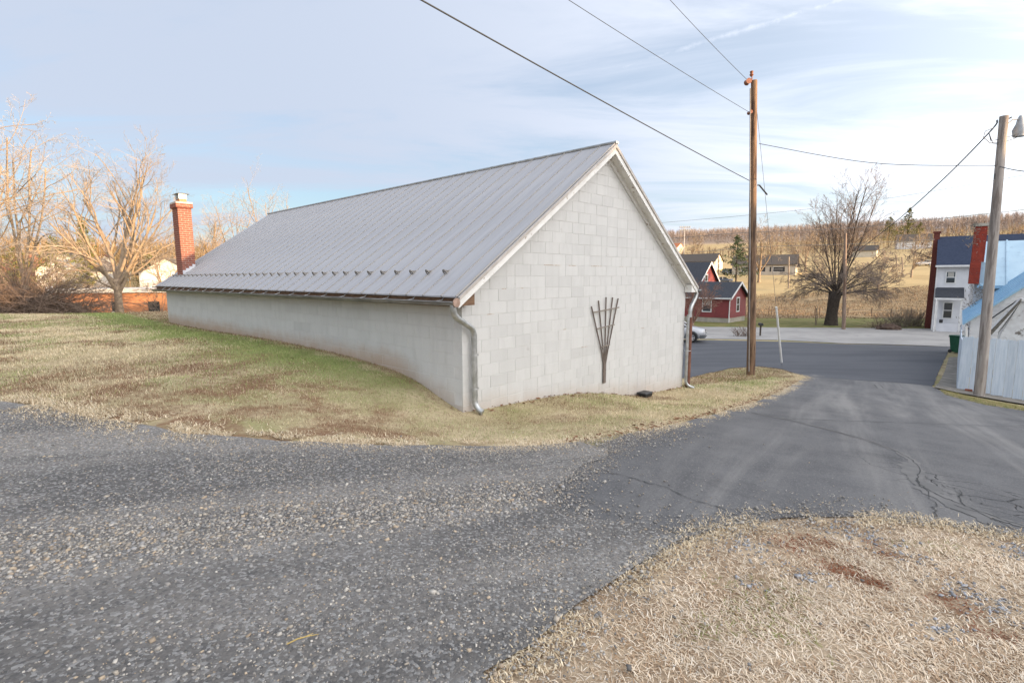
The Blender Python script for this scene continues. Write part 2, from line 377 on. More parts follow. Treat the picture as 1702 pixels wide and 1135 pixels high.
def asphalt_mat():
    m = bpy.data.materials.new('asphalt'); m.use_nodes = True; t = m.node_tree; b = t.nodes['Principled BSDF']
    P = N('ShaderNodeNewGeometry', t).outputs['Position']
    b.inputs['Specular IOR Level'].default_value = .35
    fine = noise(t, P, 55, 4, .8); mid = noise(t, P, 1.1, 6, .65)
    tr = rotscale(t, P, R(-57), (.10, 1.15, .1)); track = noise(t, tr, 1.0, 5, .6, .5)
    c = mixc(t, ramp(t, mid, .3, .7), (.083,.083,.086), (.122,.121,.122))
    c = mixc(t, mathn(t, 'MULTIPLY', ramp(t, track, .40, .70), .85), c, (.23,.222,.21))       # dust in the wheel tracks
    c = mixc(t, mathn(t, 'MULTIPLY', ramp(t, fine, .5, .7), .6), c, (.29,.28,.27))
    c = mixc(t, mathn(t, 'MULTIPLY', ramp(t, noise(t, P, 38, 3, .8), .55, .7), .5), c, (.045,.045,.048))
    c = mixc(t, mathn(t, 'MULTIPLY', ramp(t, noise(t, P, .7, 6, .7, .6), .56, .7), .35), c, (.055,.055,.058))
    s = N('ShaderNodeSeparateXYZ', t); t.links.new(P, s.inputs[0])
    vo = N('ShaderNodeTexVoronoi', t, feature='DISTANCE_TO_EDGE'); vo.inputs['Scale'].default_value = 2.3
    wv = mixc(t, .12, P, noise(t, P, 3, 5, .7)); 
    nz = N('ShaderNodeTexNoise', t); nz.inputs['Scale'].default_value = 2.2; nz.inputs['Detail'].default_value = 6
    t.links.new(P, nz.inputs['Vector'])
    wv = mixc(t, .35, P, nz.outputs['Color'], 'ADD'); t.links.new(wv, vo.inputs['Vector'])
    reg = mathn(t, 'MULTIPLY', ramp(t, s.outputs[0], 3.6, 4.4), mathn(t, 'SUBTRACT', 1, ramp(t, s.outputs[1], 5.2, 6.6)))
    reg = mathn(t, 'MULTIPLY', reg, ramp(t, noise(t, P, .8, 3), .45, .6))
    ck = mathn(t, 'MULTIPLY', mathn(t, 'SUBTRACT', 1, ramp(t, vo.outputs['Distance'], .004, .022)), reg)
    c = mixc(t, ck, c, (.014,.014,.015))
    t.links.new(c, b.inputs['Base Color'])
    t.links.new(mathn(t, 'SUBTRACT', .92, mathn(t, 'MULTIPLY', mid, .22)), b.inputs['Roughness'])
    bn = N('ShaderNodeBump', t); bn.inputs['Strength'].default_value = .55; bn.inputs['Distance'].default_value = .012
    t.links.new(mathn(t, 'SUBTRACT', noise(t, P, 70, 4, .8), ck), bn.inputs['Height']); t.links.new(bn.outputs[0], b.inputs['Normal'])
    return m
M_asph = asphalt_mat()
driveway = sheet('asphalt_driveway', asph_poly, .015, M_asph, .5)

# gravel drive over it on the left and along the bottom
grav_edge = [g2(*p) for p in ((960,738),(1015,752),(955,792),(912,822),(930,850),(985,868),(1060,880),(1130,897),(1180,882))]
grav_poly = grav_top[::-1] + grav_edge[1:] + [p for p in br_edge[:5]][::-1] + [(-.05, .5), (-.4, -2.5), (-6, -5), (-16, -4), (-24, 1), (-22, 8.2), (-13, 8.2), (-9.4, 8.1)]
grav_poly = densify(grav_poly, .3, .06, 4)
def gravel_mat():
    m = bpy.data.materials.new('packed_gravel'); m.use_nodes = True; t = m.node_tree; b = t.nodes['Principled BSDF']
    P = N('ShaderNodeNewGeometry', t).outputs['Position']; b.inputs['Roughness'].default_value = .93; b.inputs['Specular IOR Level'].default_value = .2
    tr = rotscale(t, P, R(-22), (.22, 1.1, 1)); band = noise(t, tr, 1.0, 4, .55, .3)
    c = mixc(t, ramp(t, band, .38, .62), (.135,.128,.121), (.255,.238,.217))
    vo = N('ShaderNodeTexVoronoi', t); vo.inputs['Scale'].default_value = 62; t.links.new(P, vo.inputs['Vector'])
    sp = N('ShaderNodeSeparateColor', t); t.links.new(vo.outputs['Color'], sp.inputs[0])
    c = mixc(t, mathn(t, 'MULTIPLY', ramp(t, sp.outputs[0], .55, .95), .6), c, (.46,.45,.43))
    c = mixc(t, mathn(t, 'MULTIPLY', ramp(t, sp.outputs[1], .6, .9), .5), c, (.085,.085,.088))
    t.links.new(c, b.inputs['Base Color'])
    bn = N('ShaderNodeBump', t); bn.inputs['Strength'].default_value = .9; bn.inputs['Distance'].default_value = .012
    t.links.new(mathn(t, 'ADD', mathn(t, 'MULTIPLY', vo.outputs['Distance'], -1.0), noise(t, P, 120, 4, .8)), bn.inputs['Height'])
    t.links.new(bn.outputs[0], b.inputs['Normal'])
    return m
gravel_drive = sheet('gravel_driveway', grav_poly, .024, gravel_mat(), .4)

# the street beyond the lot
rn = [g2(1100,566), g2(1180,566), g2(1300,569), g2(1400,575), g2(1500,578), g2(1582,582), g2(1640,584)]
rf = [g2(1640,556), g2(1582,552.5), g2(1500,551), g2(1400,549), g2(1300,548), g2(1180,546), g2(1100,545)]
def extend(a, b, k): return (a[0]+(a[0]-b[0])*k, a[1]+(a[1]-b[1])*k)
road_poly = densify([extend(rn[0], rn[2], 1.5)] + rn + [extend(rn[-1], rn[-3], 3), extend(rf[0], rf[2], 3)] + rf + [extend(rf[-1], rf[-3], 1.5)], 2, .02, 6)
M_road = mat('old_road', (.29,.28,.265), (.36,.345,.325), .35, .9, .4, 60, coords='World', c3=(.23,.222,.215), c3s=.9)
road = sheet('street', road_poly, .03, M_road, 3)

# concrete walk beside the plank fence
wk = [g2(*p) for p in ((1553,651),(1592,660),(1640,669),(1702,680))] + [g2(1760,690), g2(1760,680), g2(1702,671.5), g2(1640,660), g2(1596,652), g2(1594,628), g2(1592,600), g2(1577,600), g2(1571,620)]
walk = sheet('sidewalk', densify(wk, .4, .01), .05, mat('old_concrete', (.3,.27,.23), (.2,.18,.15), 2.5, .9, .5, 50, coords='World', c3=(.14,.12,.1), c3s=3), .5)

# ------------------------------------------------------------------ the block garage
GRZ = math.atan2(dR.y, dR.x)
garage = thing('block_garage', 'long pale painted block outbuilding with grey standing seam metal roof and brick chimney', 'outbuilding', C0, GRZ)
EX, EZ, RX, RZ = -.27, 1.37, GW/2, 4.285
SLOPE = (RZ-EZ)/(RX-EX)
def roofz(x): return EZ + (min(x, GW-x)-EX)*SLOPE
def wallz(x): return roofz(x) - .20
def block_mat(name, island):
    m = bpy.data.materials.new(name); m.use_nodes = True; t = m.node_tree; b = t.nodes['Principled BSDF']
    b.inputs['Roughness'].default_value = .88; b.inputs['Specular IOR Level'].default_value = .2
    g = N('ShaderNodeNewGeometry', t); P = g.outputs['Position']
    rn_ = g.outputs['Random Per Island'] if island else N('ShaderNodeObjectInfo', t).outputs['Random']
    k = mathn(t, 'POWER', rn_, 2.2)
    patch = ramp(t, noise(t, P, .55, 4), .35, .65)
    c = mixc(t, mathn(t, 'MULTIPLY', k, mathn(t, 'ADD', .1, mathn(t, 'MULTIPLY', patch, .42))), (.575,.57,.55), (.45,.447,.432))
    st = mapping(t, P, (4, 4, .9)); c = mixc(t, mathn(t, 'MULTIPLY', ramp(t, noise(t, st, 1.6, 7, .7), .40, .72), .4), c, (.46,.457,.44))
    c = mixc(t, mathn(t, 'MULTIPLY', ramp(t, noise(t, P, 5, 8, .75), .62, .72), .55), c, (.38,.365,.34))
    c = mixc(t, mathn(t, 'MULTIPLY', ramp(t, noise(t, P, 16, 6, .8), .68, .76), .6), c, (.33,.26,.2))
    s = N('ShaderNodeSeparateXYZ', t); t.links.new(P, s.inputs[0])
    # red mud splashed up from the soil line
    dot = lambda v, off: mathn(t, 'ADD', mathn(t, 'ADD', mathn(t, 'MULTIPLY', s.outputs[0], v.x), mathn(t, 'MULTIPLY', s.outputs[1], v.y)), off)
    u = dot(dR, -C0.dot(dR)); w = dot(dL, -C0.dot(dL))
    base = mathn(t, 'ADD', mathn(t, 'MULTIPLY', u, -.109), -.5)
    base = mathn(t, 'ADD', base, mathn(t, 'MULTIPLY', mathn(t, 'MINIMUM', mathn(t, 'MAXIMUM', w, 0), 1.9), .29))
    hgt = mathn(t, 'SUBTRACT', s.outputs[2], base)
    hgt = mathn(t, 'SUBTRACT', hgt, mathn(t, 'MULTIPLY', noise(t, P, 2.5, 6, .7), .42))
    side = ramp(t, w, .05, 2.5)
    mud = mathn(t, 'MULTIPLY', mathn(t, 'SUBTRACT', 1, ramp(t, hgt, -.22, .2)), mathn(t, 'ADD', .45, mathn(t, 'MULTIPLY', side, .4)))
    c = mixc(t, mud, c, (.42,.31,.22))
    t.links.new(c, b.inputs['Base Color'])
    bn = N('ShaderNodeBump', t); bn.inputs['Strength'].default_value = .6; bn.inputs['Distance'].default_value = .012
    t.links.new(noise(t, P, 38, 8, .75), bn.inputs['Height']); t.links.new(bn.outputs[0], b.inputs['Normal'])
    return m
M_block = block_mat('painted_block', False); M_blockS = block_mat('painted_block_rows', True)
M_joint = mat('painted_mortar', (.58,.57,.55), (.52,.51,.49), 3, .9, .3, 40, coords='World', c3=(.42,.33,.25), c3s=7, c3t=(.66,.74))
M_galv = mat('galvanised_steel', (.5,.51,.51), (.36,.37,.36), 9, .42, .1, 60, metal=.75, c3=(.3,.22,.15), c3s=6, c3t=(.62,.75))
M_rust = mat('rusty_steel', (.13,.055,.037), (.19,.085,.055), 10, .8, .3, 60)
M_rawwood = mat('bare_wood', (.22,.13,.075), (.12,.07,.045), 8, .9, .5, 40, stretch=(1,1,6))
M_whitewood = mat('peeling_white_paint', (.76,.75,.72), (.68,.665,.63), 4, .8, .35, 30, c3=(.36,.29,.23), c3s=9, c3t=(.6,.66))
M_dark = mat('dark_hole', (.02,.02,.02))
# core walls
core = MB()
REC = .0042
gz = [(-0.0+REC, -2.2), (GW-REC, -2.2), (GW-REC, wallz(GW)), (RX, wallz(RX)), (REC, wallz(0))]
core.prism(gz, REC, .2)
core.prism([(REC, -1.2), (REC+.18, -1.2), (REC+.18, wallz(.1)), (REC, wallz(0))], .2, GL)
core.box((GW-.19, .2, -2.6), (GW-REC, GL-.01, wallz(GW-.1)))
core.prism([(REC,-1.5),(GW-REC,-1.5),(GW-REC,wallz(GW)),(RX,wallz(RX)),(REC,wallz(0))], GL-.2+.005, GL+.003)
wall = core.build('wall', M_joint, garage)
# blocks: 16 x 8 inch faces in running bond
BW_, BH_, J, CH = .4064, .2032, .006, .003
def block_mesh(poly):                    # poly: 2D front outline (CCW); returns local verts/faces, front at y=0
    n = len(poly); cx = sum(p[0] for p in poly)/n; cy = sum(p[1] for p in poly)/n
    def ins(p, d):
        dx, dy = cx-p[0], cy-p[1]; L = math.hypot(dx, dy) or 1; return (p[0]+dx/L*d, p[1]+dy/L*d)
    back = [(p[0], REC+.012, p[1]) for p in poly]; mid = [(p[0], CH, p[1]) for p in poly]
    fr = [(ins(p, CH*1.6)[0], 0, ins(p, CH*1.6)[1]) for p in poly]
    fs = [tuple(range(2*n, 3*n))]
    for i in range(n):
        j = (i+1) % n; fs += [(i, j, n+j, n+i), (n+i, n+j, 2*n+j, 2*n+i)]
    return back+mid+fr, fs
def clip(poly, a, b, c):                 # keep a*x+b*y<=c
    out = []
    for i in range(len(poly)):
        p, q = poly[i], poly[(i+1) % len(poly)]; dp = a*p[0]+b*p[1]-c; dq = a*q[0]+b*q[1]-c
        if dp <= 0: out.append(p)
        if dp*dq < 0: t = dp/(dp-dq); out.append((p[0]+(q[0]-p[0])*t, p[1]+(q[1]-p[1])*t))
    return out
rng = random.Random(7)
blocks = []                              # (distance, side, poly)
Ginv = Matrix.Rotation(-GRZ, 4, 'Z') @ Matrix.Translation(-C0)
camL = Ginv @ Vector((0, 0, EYE))
zs = 1.65-.2032*16
for r_ in range(0, 30):
    z0 = zs + r_*BH_
    for side, Lw in (('g', GW), ('l', GL)):
        x = -(BW_/2 if r_ % 2 else 0) + (.2 if side == 'l' else 0)
        while x < Lw:
            wdt = BW_
            if side == 'g' and rng.random() < .10: wdt = BW_/2
            x0, x1 = max(x, 0.0), min(x+wdt, Lw); x += wdt
            if x1-x0 < .03: continue
            po = [(x0+J/2 if x0 > 0 else 0.0, z0+J/2), (x1-J/2, z0+J/2), (x1-J/2, z0+BH_-J/2), (x0+J/2 if x0 > 0 else 0.0, z0+BH_-J/2)]
            if side == 'g':
                if z0+BH_ < -.55-.109*x1-.25: continue
                po = clip(po, -SLOPE, 1, wallz(0)-.012); po = clip(po, SLOPE, 1, wallz(0)+SLOPE*GW-.012)
            else:
                if z0+BH_ < (-.7 if x0 < 2 else -.25): continue
                po = clip(po, 0, 1, wallz(0)-.01)
            if len(po) < 3: continue
            ar = abs(sum(po[i][0]*po[(i+1) % len(po)][1]-po[(i+1) % len(po)][0]*po[i][1] for i in range(len(po))))/2
            if ar < .004: continue
            c_ = Vector(((x0+x1)/2, 0, z0+.1)) if side == 'g' else Vector((0, (x0+x1)/2, z0+.1))
            d_ = (camL-c_); cs = abs(d_.normalized().y if side == 'g' else d_.normalized().x)
            blocks.append((ar*cs/d_.length**2, side, po, c_))
blocks.sort(key=lambda b: -b[0])
cache = {}; rest = MB()
for i, (sc_, side, po, c_) in enumerate(blocks):
    ox, oz = po[0]; rel = [(round(p[0]-ox, 4), round(p[1]-oz, 4)) for p in po]
    dy = rng.uniform(-.0018, .0012)
    def place(v): return (ox+v[0], v[1]+dy, oz+v[2]) if side == 'g' else (v[1]+dy, ox+v[0], oz+v[2])
    vs, fs = block_mesh(rel)
    if i < 300:
        key = tuple(rel)
        if key not in cache:
            me = bpy.data.meshes.new('concrete_block'); me.from_pydata(vs, [], fs); me.update(); me.materials.append(M_block); cache[key] = me
        o = bpy.data.objects.new('concrete_block', cache[key]); C.objects.link(o); o.parent = wall
        if side == 'g': o.location = (ox, dy, oz)
        else: o.matrix_local = Matrix(((0, 1, 0, dy), (1, 0, 0, ox), (0, 0, 1, oz), (0, 0, 0, 1)))
    else: rest.add([place(v) for v in vs], fs)
ro = rest.build('block_courses', M_blockS, wall); ro['kind'] = 'stuff'
M_stain = mat('rust_stain', (.42,.27,.14), (.3,.19,.11), 30, .95, coords='World', c3=(.6,.56,.5), c3s=18, c3t=(.5,.56))
for (sx_, row, ln_) in ((.02,14,.24),(.55,13,.16),(2.0,17,.5),(2.75,17,.22),(3.5,17,.4),(4.6,17,.2),(3.2,9,.2),(.9,15,.1),(1.35,15,.08),(2.6,11,.1),(5.6,10,.14)):
    MB().box((sx_, -.0015, zs+row*BH_-.004), (sx_+ln_, .004, zs+row*BH_+.004)).build('rust_stain', M_stain, wall)
# footing showing at the front
ft = MB(); ft.add([(x, y, -.565-.109*x+z) for x in (0.35, 2.6) for y, z in ((-.03, -.4), (-.03, .075), (.02, .095))], [(0,3,4,1),(1,4,5,2)])
ft.build('footing', M_joint, wall)

# roof
def roof_mat():
    m = bpy.data.materials.new('weathered_roof_metal'); m.use_nodes = True; t = m.node_tree; b = t.nodes['Principled BSDF']
    b.inputs['Metallic'].default_value = .0; b.inputs['Roughness'].default_value = .55
    P = N('ShaderNodeTexCoord', t).outputs['Object']; oi = N('ShaderNodeObjectInfo', t).outputs['Random']
    st = mapping(t, P, (.5, 7, .5)); c = mixc(t, ramp(t, noise(t, st, 1.3, 6, .65), .35, .7), (.405,.405,.42), (.325,.325,.34))
    c = mixc(t, mathn(t, 'MULTIPLY', ramp(t, noise(t, mapping(t, P, (.7, 9, .7)), 1.7, 7, .72), .5, .72), .6), c, (.43,.385,.33))
    c = mixc(t, mathn(t, 'MULTIPLY', oi, .3), c, (.35,.345,.345))
    t.links.new(c, b.inputs['Base Color'])
    bn = N('ShaderNodeBump', t); bn.inputs['Strength'].default_value = .22; bn.inputs['Distance'].default_value = .03
    t.links.new(noise(t, mapping(t, P, (.6, 2.2, .6)), 2, 4), bn.inputs['Height']); t.links.new(bn.outputs[0], b.inputs['Normal'])
    return m
M_roof = roof_mat()
M_seam = mat('dusty_seam', (.36,.335,.30), (.34,.33,.33), 5, .6, .2, 30, metal=.1)
roof = MB()
Y0, Y1 = -.24, GL+.2
th = .02
for sgn in (0, 1):
    fx = (lambda x: x) if sgn == 0 else (lambda x: GW-x)
    roof.add([(fx(EX), Y0, EZ-.03), (fx(EX), Y1, EZ-.03), (fx(RX), Y1, RZ-.03), (fx(RX), Y0, RZ-.03),
              (fx(EX), Y0, EZ-.012), (fx(EX), Y1, EZ-.012), (fx(RX), Y1, RZ-.012), (fx(RX), Y0, RZ-.012)],
             [(0,1,2,3),(4,5,6,7),(0,1,5,4),(1,2,6,5),(2,3,7,6),(3,0,4,7)])
roofo = roof.build('roof', M_roof, garage)
NP = 37; pw = .452; YS = .115-pw
sl_len = math.hypot(RX-EX, RZ-EZ); sa = math.atan2(RZ-EZ, RX-EX)
pm = MB(); pm.add([(0, .012, 0), (sl_len, .012, 0), (sl_len, pw-.012, 0), (0, pw-.012, 0), (0, pw*.5, -.004), (sl_len, pw*.5, -.004),
                   (-.012, .012, -.02), (-.012, pw-.012, -.02), (-.012, pw*.5, -.02)], [(0,1,5,4),(4,5,2,3),(6,0,4,8),(8,4,3,7)])
sm = MB(); sm.box((-.01, -.009, -.012), (sl_len-.01, .009, .014))
def slope_mat(y, left=True):
    if left: return Matrix.Translation((EX-.03, y, EZ-.004)) @ Matrix.Rotation(-sa, 4, 'Y')
    return Matrix.Translation((GW-EX+.03, y, EZ-.004)) @ Matrix.Diagonal((-1,1,1,1)) @ Matrix.Rotation(-sa, 4, 'Y')
p0 = pm.build('roof_panel', M_roof, roofo); s0 = sm.build('seam', M_seam, roofo)
gd = MB()   # small cast snow guard: an arched loop on a strap
gd.tube([(0, -.055, .0), (0, -.05, .075), (0, -.02, .11), (0, .02, .11), (0, .05, .075), (0, .055, .0)], .016, 5)
gd.box((-.02, -.05, .045), (.012, .05, .07)); gd.tube([(0, 0, .1), (.05, 0, .05), (.12, 0, .0)], .013, 5); gd.box((-.03,-.02,0), (.14,.02,.012))
g0 = gd.build('snow_guard', mat('snow_guard_metal', (.2,.19,.18), (.3,.27,.23), 20, .6, metal=.5), roofo)
for i in range(NP):
    a = p0 if i == 0 else p0.copy(); s_ = s0 if i == 0 else s0.copy()
    if i: C.objects.link(a); C.objects.link(s_)
    if i == 0: a.matrix_local = slope_mat(Y0) @ Matrix.Diagonal((1, (YS+pw-Y0)/pw, 1, 1)); s_.matrix_local = slope_mat(Y0+.012)
    else: a.matrix_local = slope_mat(YS+i*pw); s_.matrix_local = slope_mat(YS+i*pw)
    if i > 1:
        q = g0 if i == 2 else g0.copy()
        if i > 2: C.objects.link(q)
        q.matrix_local = slope_mat(YS+i*pw) @ Matrix.Translation((.575, 0, .014)) @ Matrix.Scale(.66, 4)
rp_ = MB()
for i in range(NP): 
    M_ = slope_mat(YS+max(i,.5)*pw, False); rp_.box((-.01, -.009, -.012), (sl_len-.01, .009, .014), M_)
rp_.build('far_slope_seams', M_seam, roofo)
rc = MB(); rc.tube([(RX-.03, Y0-.02, RZ+.012), (RX-.03, Y1+.02, RZ+.012)], .03, 8); rc.tube([(RX+.03, Y0-.02, RZ+.008), (RX+.03, Y1+.02, RZ+.008)], .03, 8)
rc.build('ridge_cap', M_galv, roofo)
# rake boards, soffit strips
for nm, xs_, sg in (('rake_board', (EX+.02, RX), 1), ('rake_board', (GW-EX-.02, RX), -1)):
    rb = MB(); x0, x1 = xs_
    z0, z1 = roofz(x0 if sg > 0 else GW-x0), RZ
    rb.add([(x0, Y0+.02, z0-.035), (x1, Y0+.02, z1-.035), (x1, Y0+.02, z1-.20), (x0, Y0+.02, z0-.20),
            (x0, Y0+.045, z0-.035), (x1, Y0+.045, z1-.035), (x1, Y0+.045, z1-.20), (x0, Y0+.045, z0-.20)],
           [(0,1,2,3),(4,5,6,7),(0,1,5,4),(1,2,6,5),(2,3,7,6),(3,0,4,7)])
    rb.build(nm, M_whitewood, roofo)
    tr_ = MB()
    tr_.add([(x0, Y0-.004, z0-.03), (x1, Y0-.004, z1-.03), (x1, Y0-.004, z1-.085), (x0, Y0-.004, z0-.085),
            (x0, Y0+.018, z0-.03), (x1, Y0+.018, z1-.03), (x1, Y0+.018, z1-.085), (x0, Y0+.018, z0-.085)],
           [(0,1,2,3),(4,5,6,7),(0,1,5,4),(1,2,6,5),(2,3,7,6),(3,0,4,7)])
    tr_.build('drip_edge', mat('drip_edge', (.5,.46,.42), (.4,.36,.32), 6, .6, metal=.2), roofo)
    sf = MB()
    sf.add([(x0, Y0+.045, z0-.16), (x1, Y0+.045, z1-.16), (x1, .0, z1-.16), (x0, .0, z0-.16),
            (x0, Y0+.045, z0-.14), (x1, Y0+.045, z1-.14), (x1, .0, z1-.14), (x0, .0, z0-.14)],
           [(0,1,2,3),(4,5,6,7),(0,1,5,4),(1,2,6,5),(2,3,7,6),(3,0,4,7)])
    sf.build('soffit', M_whitewood, roofo)
    fb = MB()   # frieze board against the wall
    fx0 = .0 if sg > 0 else GW
    fb.add([(fx0, -.03, wallz(0)+.05), (x1, -.03, wallz(RX)+.05), (x1, -.03, wallz(RX)-.06), (fx0, -.03, wallz(0)-.06),
            (fx0, .0, wallz(0)+.05), (x1, .0, wallz(RX)+.05), (x1, .0, wallz(RX)-.06), (fx0, .0, wallz(0)-.06)],
           [(0,1,2,3),(4,5,6,7),(0,1,5,4),(1,2,6,5),(2,3,7,6),(3,0,4,7)])
    fb.build('frieze_board', M_whitewood, roofo)
# eave fascia, wooden returns
for sg in (0, 1):
    fx = (lambda x: x) if sg == 0 else (lambda x: GW-x)
    f = MB(); a, b = sorted((fx(-.235), fx(-.21))); f.box((a, -.2, 1.20), (b, GL+.25, 1.36)); f.build('fascia', M_rawwood, roofo)
    f = MB(); a, b = sorted((fx(-.209), fx(-.001))); f.box((a, -.17, 1.235), (b, GL+.2, 1.25)); f.build('eave_soffit', M_rawwood, roofo)
    r2 = MB(); a = fx(-.2); b = fx(.09)
    r2.add([(a, -.20, 1.22), (b, -.20, 1.22), (b, -.20, 1.22+.2), (a, -.20, 1.26), (a, -.012, 1.22), (b, -.012, 1.22), (b, -.012, 1.42), (a, -.012, 1.26)],
           [(0,1,2,3),(4,5,6,7),(0,1,5,4),(1,2,6,5),(2,3,7,6),(3,0,4,7)])
    r2.build('eave_return', M_rawwood if sg == 0 else M_whitewood, roofo)
def gutter(fx, name):
    g = MB(); n = 9; x0 = -.335; zc_ = 1.285; rr = .066
    prof = [(x0+rr*math.cos(math.pi+k*math.pi/(n-1)), zc_+rr*math.sin(math.pi+k*math.pi/(n-1))) for k in range(n)]
    prof = [(prof[0][0]-.008, zc_+.006), (prof[0][0]-.008, zc_-.012)] + prof
    o_ = [(fx(p[0]), -.26, p[1]) for p in prof] + [(fx(p[0]), GL+.3, p[1]-.06) for p in prof]
    m_ = len(prof); g.add(o_, [(i, i+1, m_+i+1, m_+i) for i in range(m_-1)])
    g.add([(fx(p[0]), -.26, p[1]) for p in prof[2:]], [tuple(range(n))])
    o = g.build(name, M_gut, garage, smooth=40)
    md = o.modifiers.new('thick', 'SOLIDIFY'); md.thickness = .003
    for k in range(22):
        y = .1+k*.72; dz = -.06*y/GL; MB().tube([(fx(-.24), y, 1.36), (fx(-.3), y+.01, 1.30), (fx(-.405), y+.02, 1.285+dz)], .007, 5).build('hanger', M_galv, o)
    return o
M_gut = mat('gutter_metal', (.3,.3,.3), (.2,.2,.2), 5, .5, .1, 30, metal=.6, c3=(.13,.11,.1), c3s=3, stretch=(1,.4,1))
gutter(lambda x: x, 'gutter'); gutter(lambda x: GW-x, 'gutter')
cap = MB(); cap.tube([(-.335, -.275, 1.275), (-.335, -.262, 1.275)], .068, 14); cap.build('gutter_end_cap', mat('rusty_cap', (.42,.3,.24), (.3,.2,.15), 20, .6, metal=.3), garage)
def pipe(pts, r, name, m, n=14, ribs=True, seg=6):
    # smooth path through points, with crimped elbows
    P_ = [Vector(p) for p in pts]; path = []
    for i in range(len(P_)):
        if i in (0, len(P_)-1): path.append(P_[i]); continue
        a = P_[i]+(P_[i-1]-P_[i]).normalized()*.13; b = P_[i]+(P_[i+1]-P_[i]).normalized()*.13
        for k in range(seg+1):
            t = k/seg; path.append(a*(1-t)**2+P_[i]*2*t*(1-t)+b*t*t)
    rs = [r*(1+.05*(k % 2)) for k in range(len(path))]
    return MB().tube(path, rs, n).build(name, m, garage, smooth=50)
GZ0 = -.52
pipe([(-.335, -.19, 1.24), (-.335, -.19, 1.08), (.175, -.085, .83), (.175, -.085, GZ0+.1), (.215, -.22, GZ0+.035)], .047, 'downspout', M_galv)
for z in (.42, -.12):
    MB().tube([(.175+.05*math.cos(q), -.085+.05*math.sin(q), z) for q in np.linspace(0, 2*math.pi, 13)], .006, 5).build('pipe_strap', M_galv, garage)
    MB().box((.22, -.085, z-.012), (.27, 0, z+.012)).build('strap_bracket', M_galv, garage)
xr = GW+.335
pipe([(xr, -.16, 1.26), (xr, -.16, 1.12), (GW+.06, -.12, .80), (GW+.06, -.12, .55)], .05, 'downspout_elbow', M_galv)
pipe([(GW+.0, -.10, .62), (GW+.0, -.10, -1.28), (GW+.12, -.28, -1.36)], .037, 'downspout', M_galv)
pipe([(GW+.125, -.10, .66), (GW+.125, -.10, -1.42)], .06, 'rusty_downspout', M_rust, seg=3)
MB().tube([(GW+.05+.11*math.cos(q), -.09+.08*math.sin(q), -.35) for q in np.linspace(0, 2*math.pi, 13)], .008, 5).build('pipe_strap', M_galv, garage)

# chimney through the roof at the far end
M_brick = mat('red_brick', (.28,.095,.06), (.2,.065,.045), 14, .85, .4, 50, coords='World', c3=(.4,.16,.1), c3s=20)
M_mortar = mat('brick_mortar', (.55,.48,.42), (.42,.36,.31), 20, .95, .3, 60)
def brickwork(x0, x1, y0, y1, z0, z1, bl=.2, bh=.065, j=.011, pr=.008, seed=1):
    m = MB(); rg = random.Random(seed); rows = int((z1-z0)/(bh+j))
    for r_ in range(rows):
        z = z0+r_*(bh+j)
        for (ax, lo, hi, fixed, s) in (('x', x0, x1, y0, -1), ('x', x0, x1, y1, 1), ('y', y0, y1, x0, -1), ('y', y0, y1, x1, 1)):
            p = lo - ((bl+j)/2 if r_ % 2 else 0)
            while p < hi-.01:
                a, b = max(p, lo), min(p+bl, hi); p += bl+j
                if b-a < .02: continue
                q = pr+rg.uniform(-.002, .002); c, d = sorted((fixed-s*.02, fixed+s*q))
                if ax == 'x': m.box((a, c, z), (b, d, z+bh))
                else: m.box((c, a, z), (d, b, z+bh))
    return m
cx0, cx1, cy0, cy1 = .275, .69, 15.2, 15.85
cc = MB(); cc.box((cx0, cy0, 1.2), (cx1, cy1, 4.12)); cc.box((cx0-.05, cy0-.05, 4.12), (cx1+.05, cy1+.05, 4.3))
chimney = cc.build('chimney', M_mortar, garage)
bw_ = brickwork(cx0, cx1, cy0, cy1, 1.3, 4.12)
b2 = brickwork(cx0-.05, cx1+.05, cy0-.05, cy1+.05, 4.1, 4.31, seed=3); bw_.add(b2.v, b2.f); bo = bw_.build('brickwork', M_brick, chimney); bo['kind'] = 'stuff'
fl = MB(); fl.box((.38, 15.3, 4.29), (.6, 15.72, 4.42)); fl.build('flue_tile', mat('clay_flue', (.5,.25,.13), (.42,.2,.1), 8), chimney)
fc = MB()
for k in range(7):
    for yy in (15.31, 15.71): fc.box((.375+k*.033, yy-.01, 4.42), (.395+k*.033, yy+.01, 4.58))
for k in range(9):
    for xx in (.385, .595): fc.box((xx-.01, 15.32+k*.045, 4.42), (xx+.01, 15.34+k*.045, 4.58))
fc.box((.37, 15.29, 4.42), (.61, 15.73, 4.44)); fc.box((.37, 15.29, 4.56), (.61, 15.73, 4.58))
fc.add([(.28,15.2,4.585),(.7,15.2,4.585),(.7,15.82,4.585),(.28,15.82,4.585),(.49,15.4,4.65),(.49,15.62,4.65)], [(0,1,2,3),(0,1,4),(1,2,5,4),(2,3,5),(3,0,4,5)])
fc.build('flue_cap', M_galv, chimney)
fs_ = MB()
for k in range(4):
    xa = cx0+k*.105; fs_.box((xa, cy0-.016, roofz(xa)-.05), (xa+.104, cy0-.009, roofz(xa)+.17+.0*k))
fs_.box((cx0-.05, cy0-.03, roofz(cx0)-.06), (cx0+.0, cy1+.02, roofz(cx0)-.02))
fs_.build('step_flashing', mat('flashing', (.62,.63,.66), (.5,.5,.53), 6, .4, metal=.4), roofo)

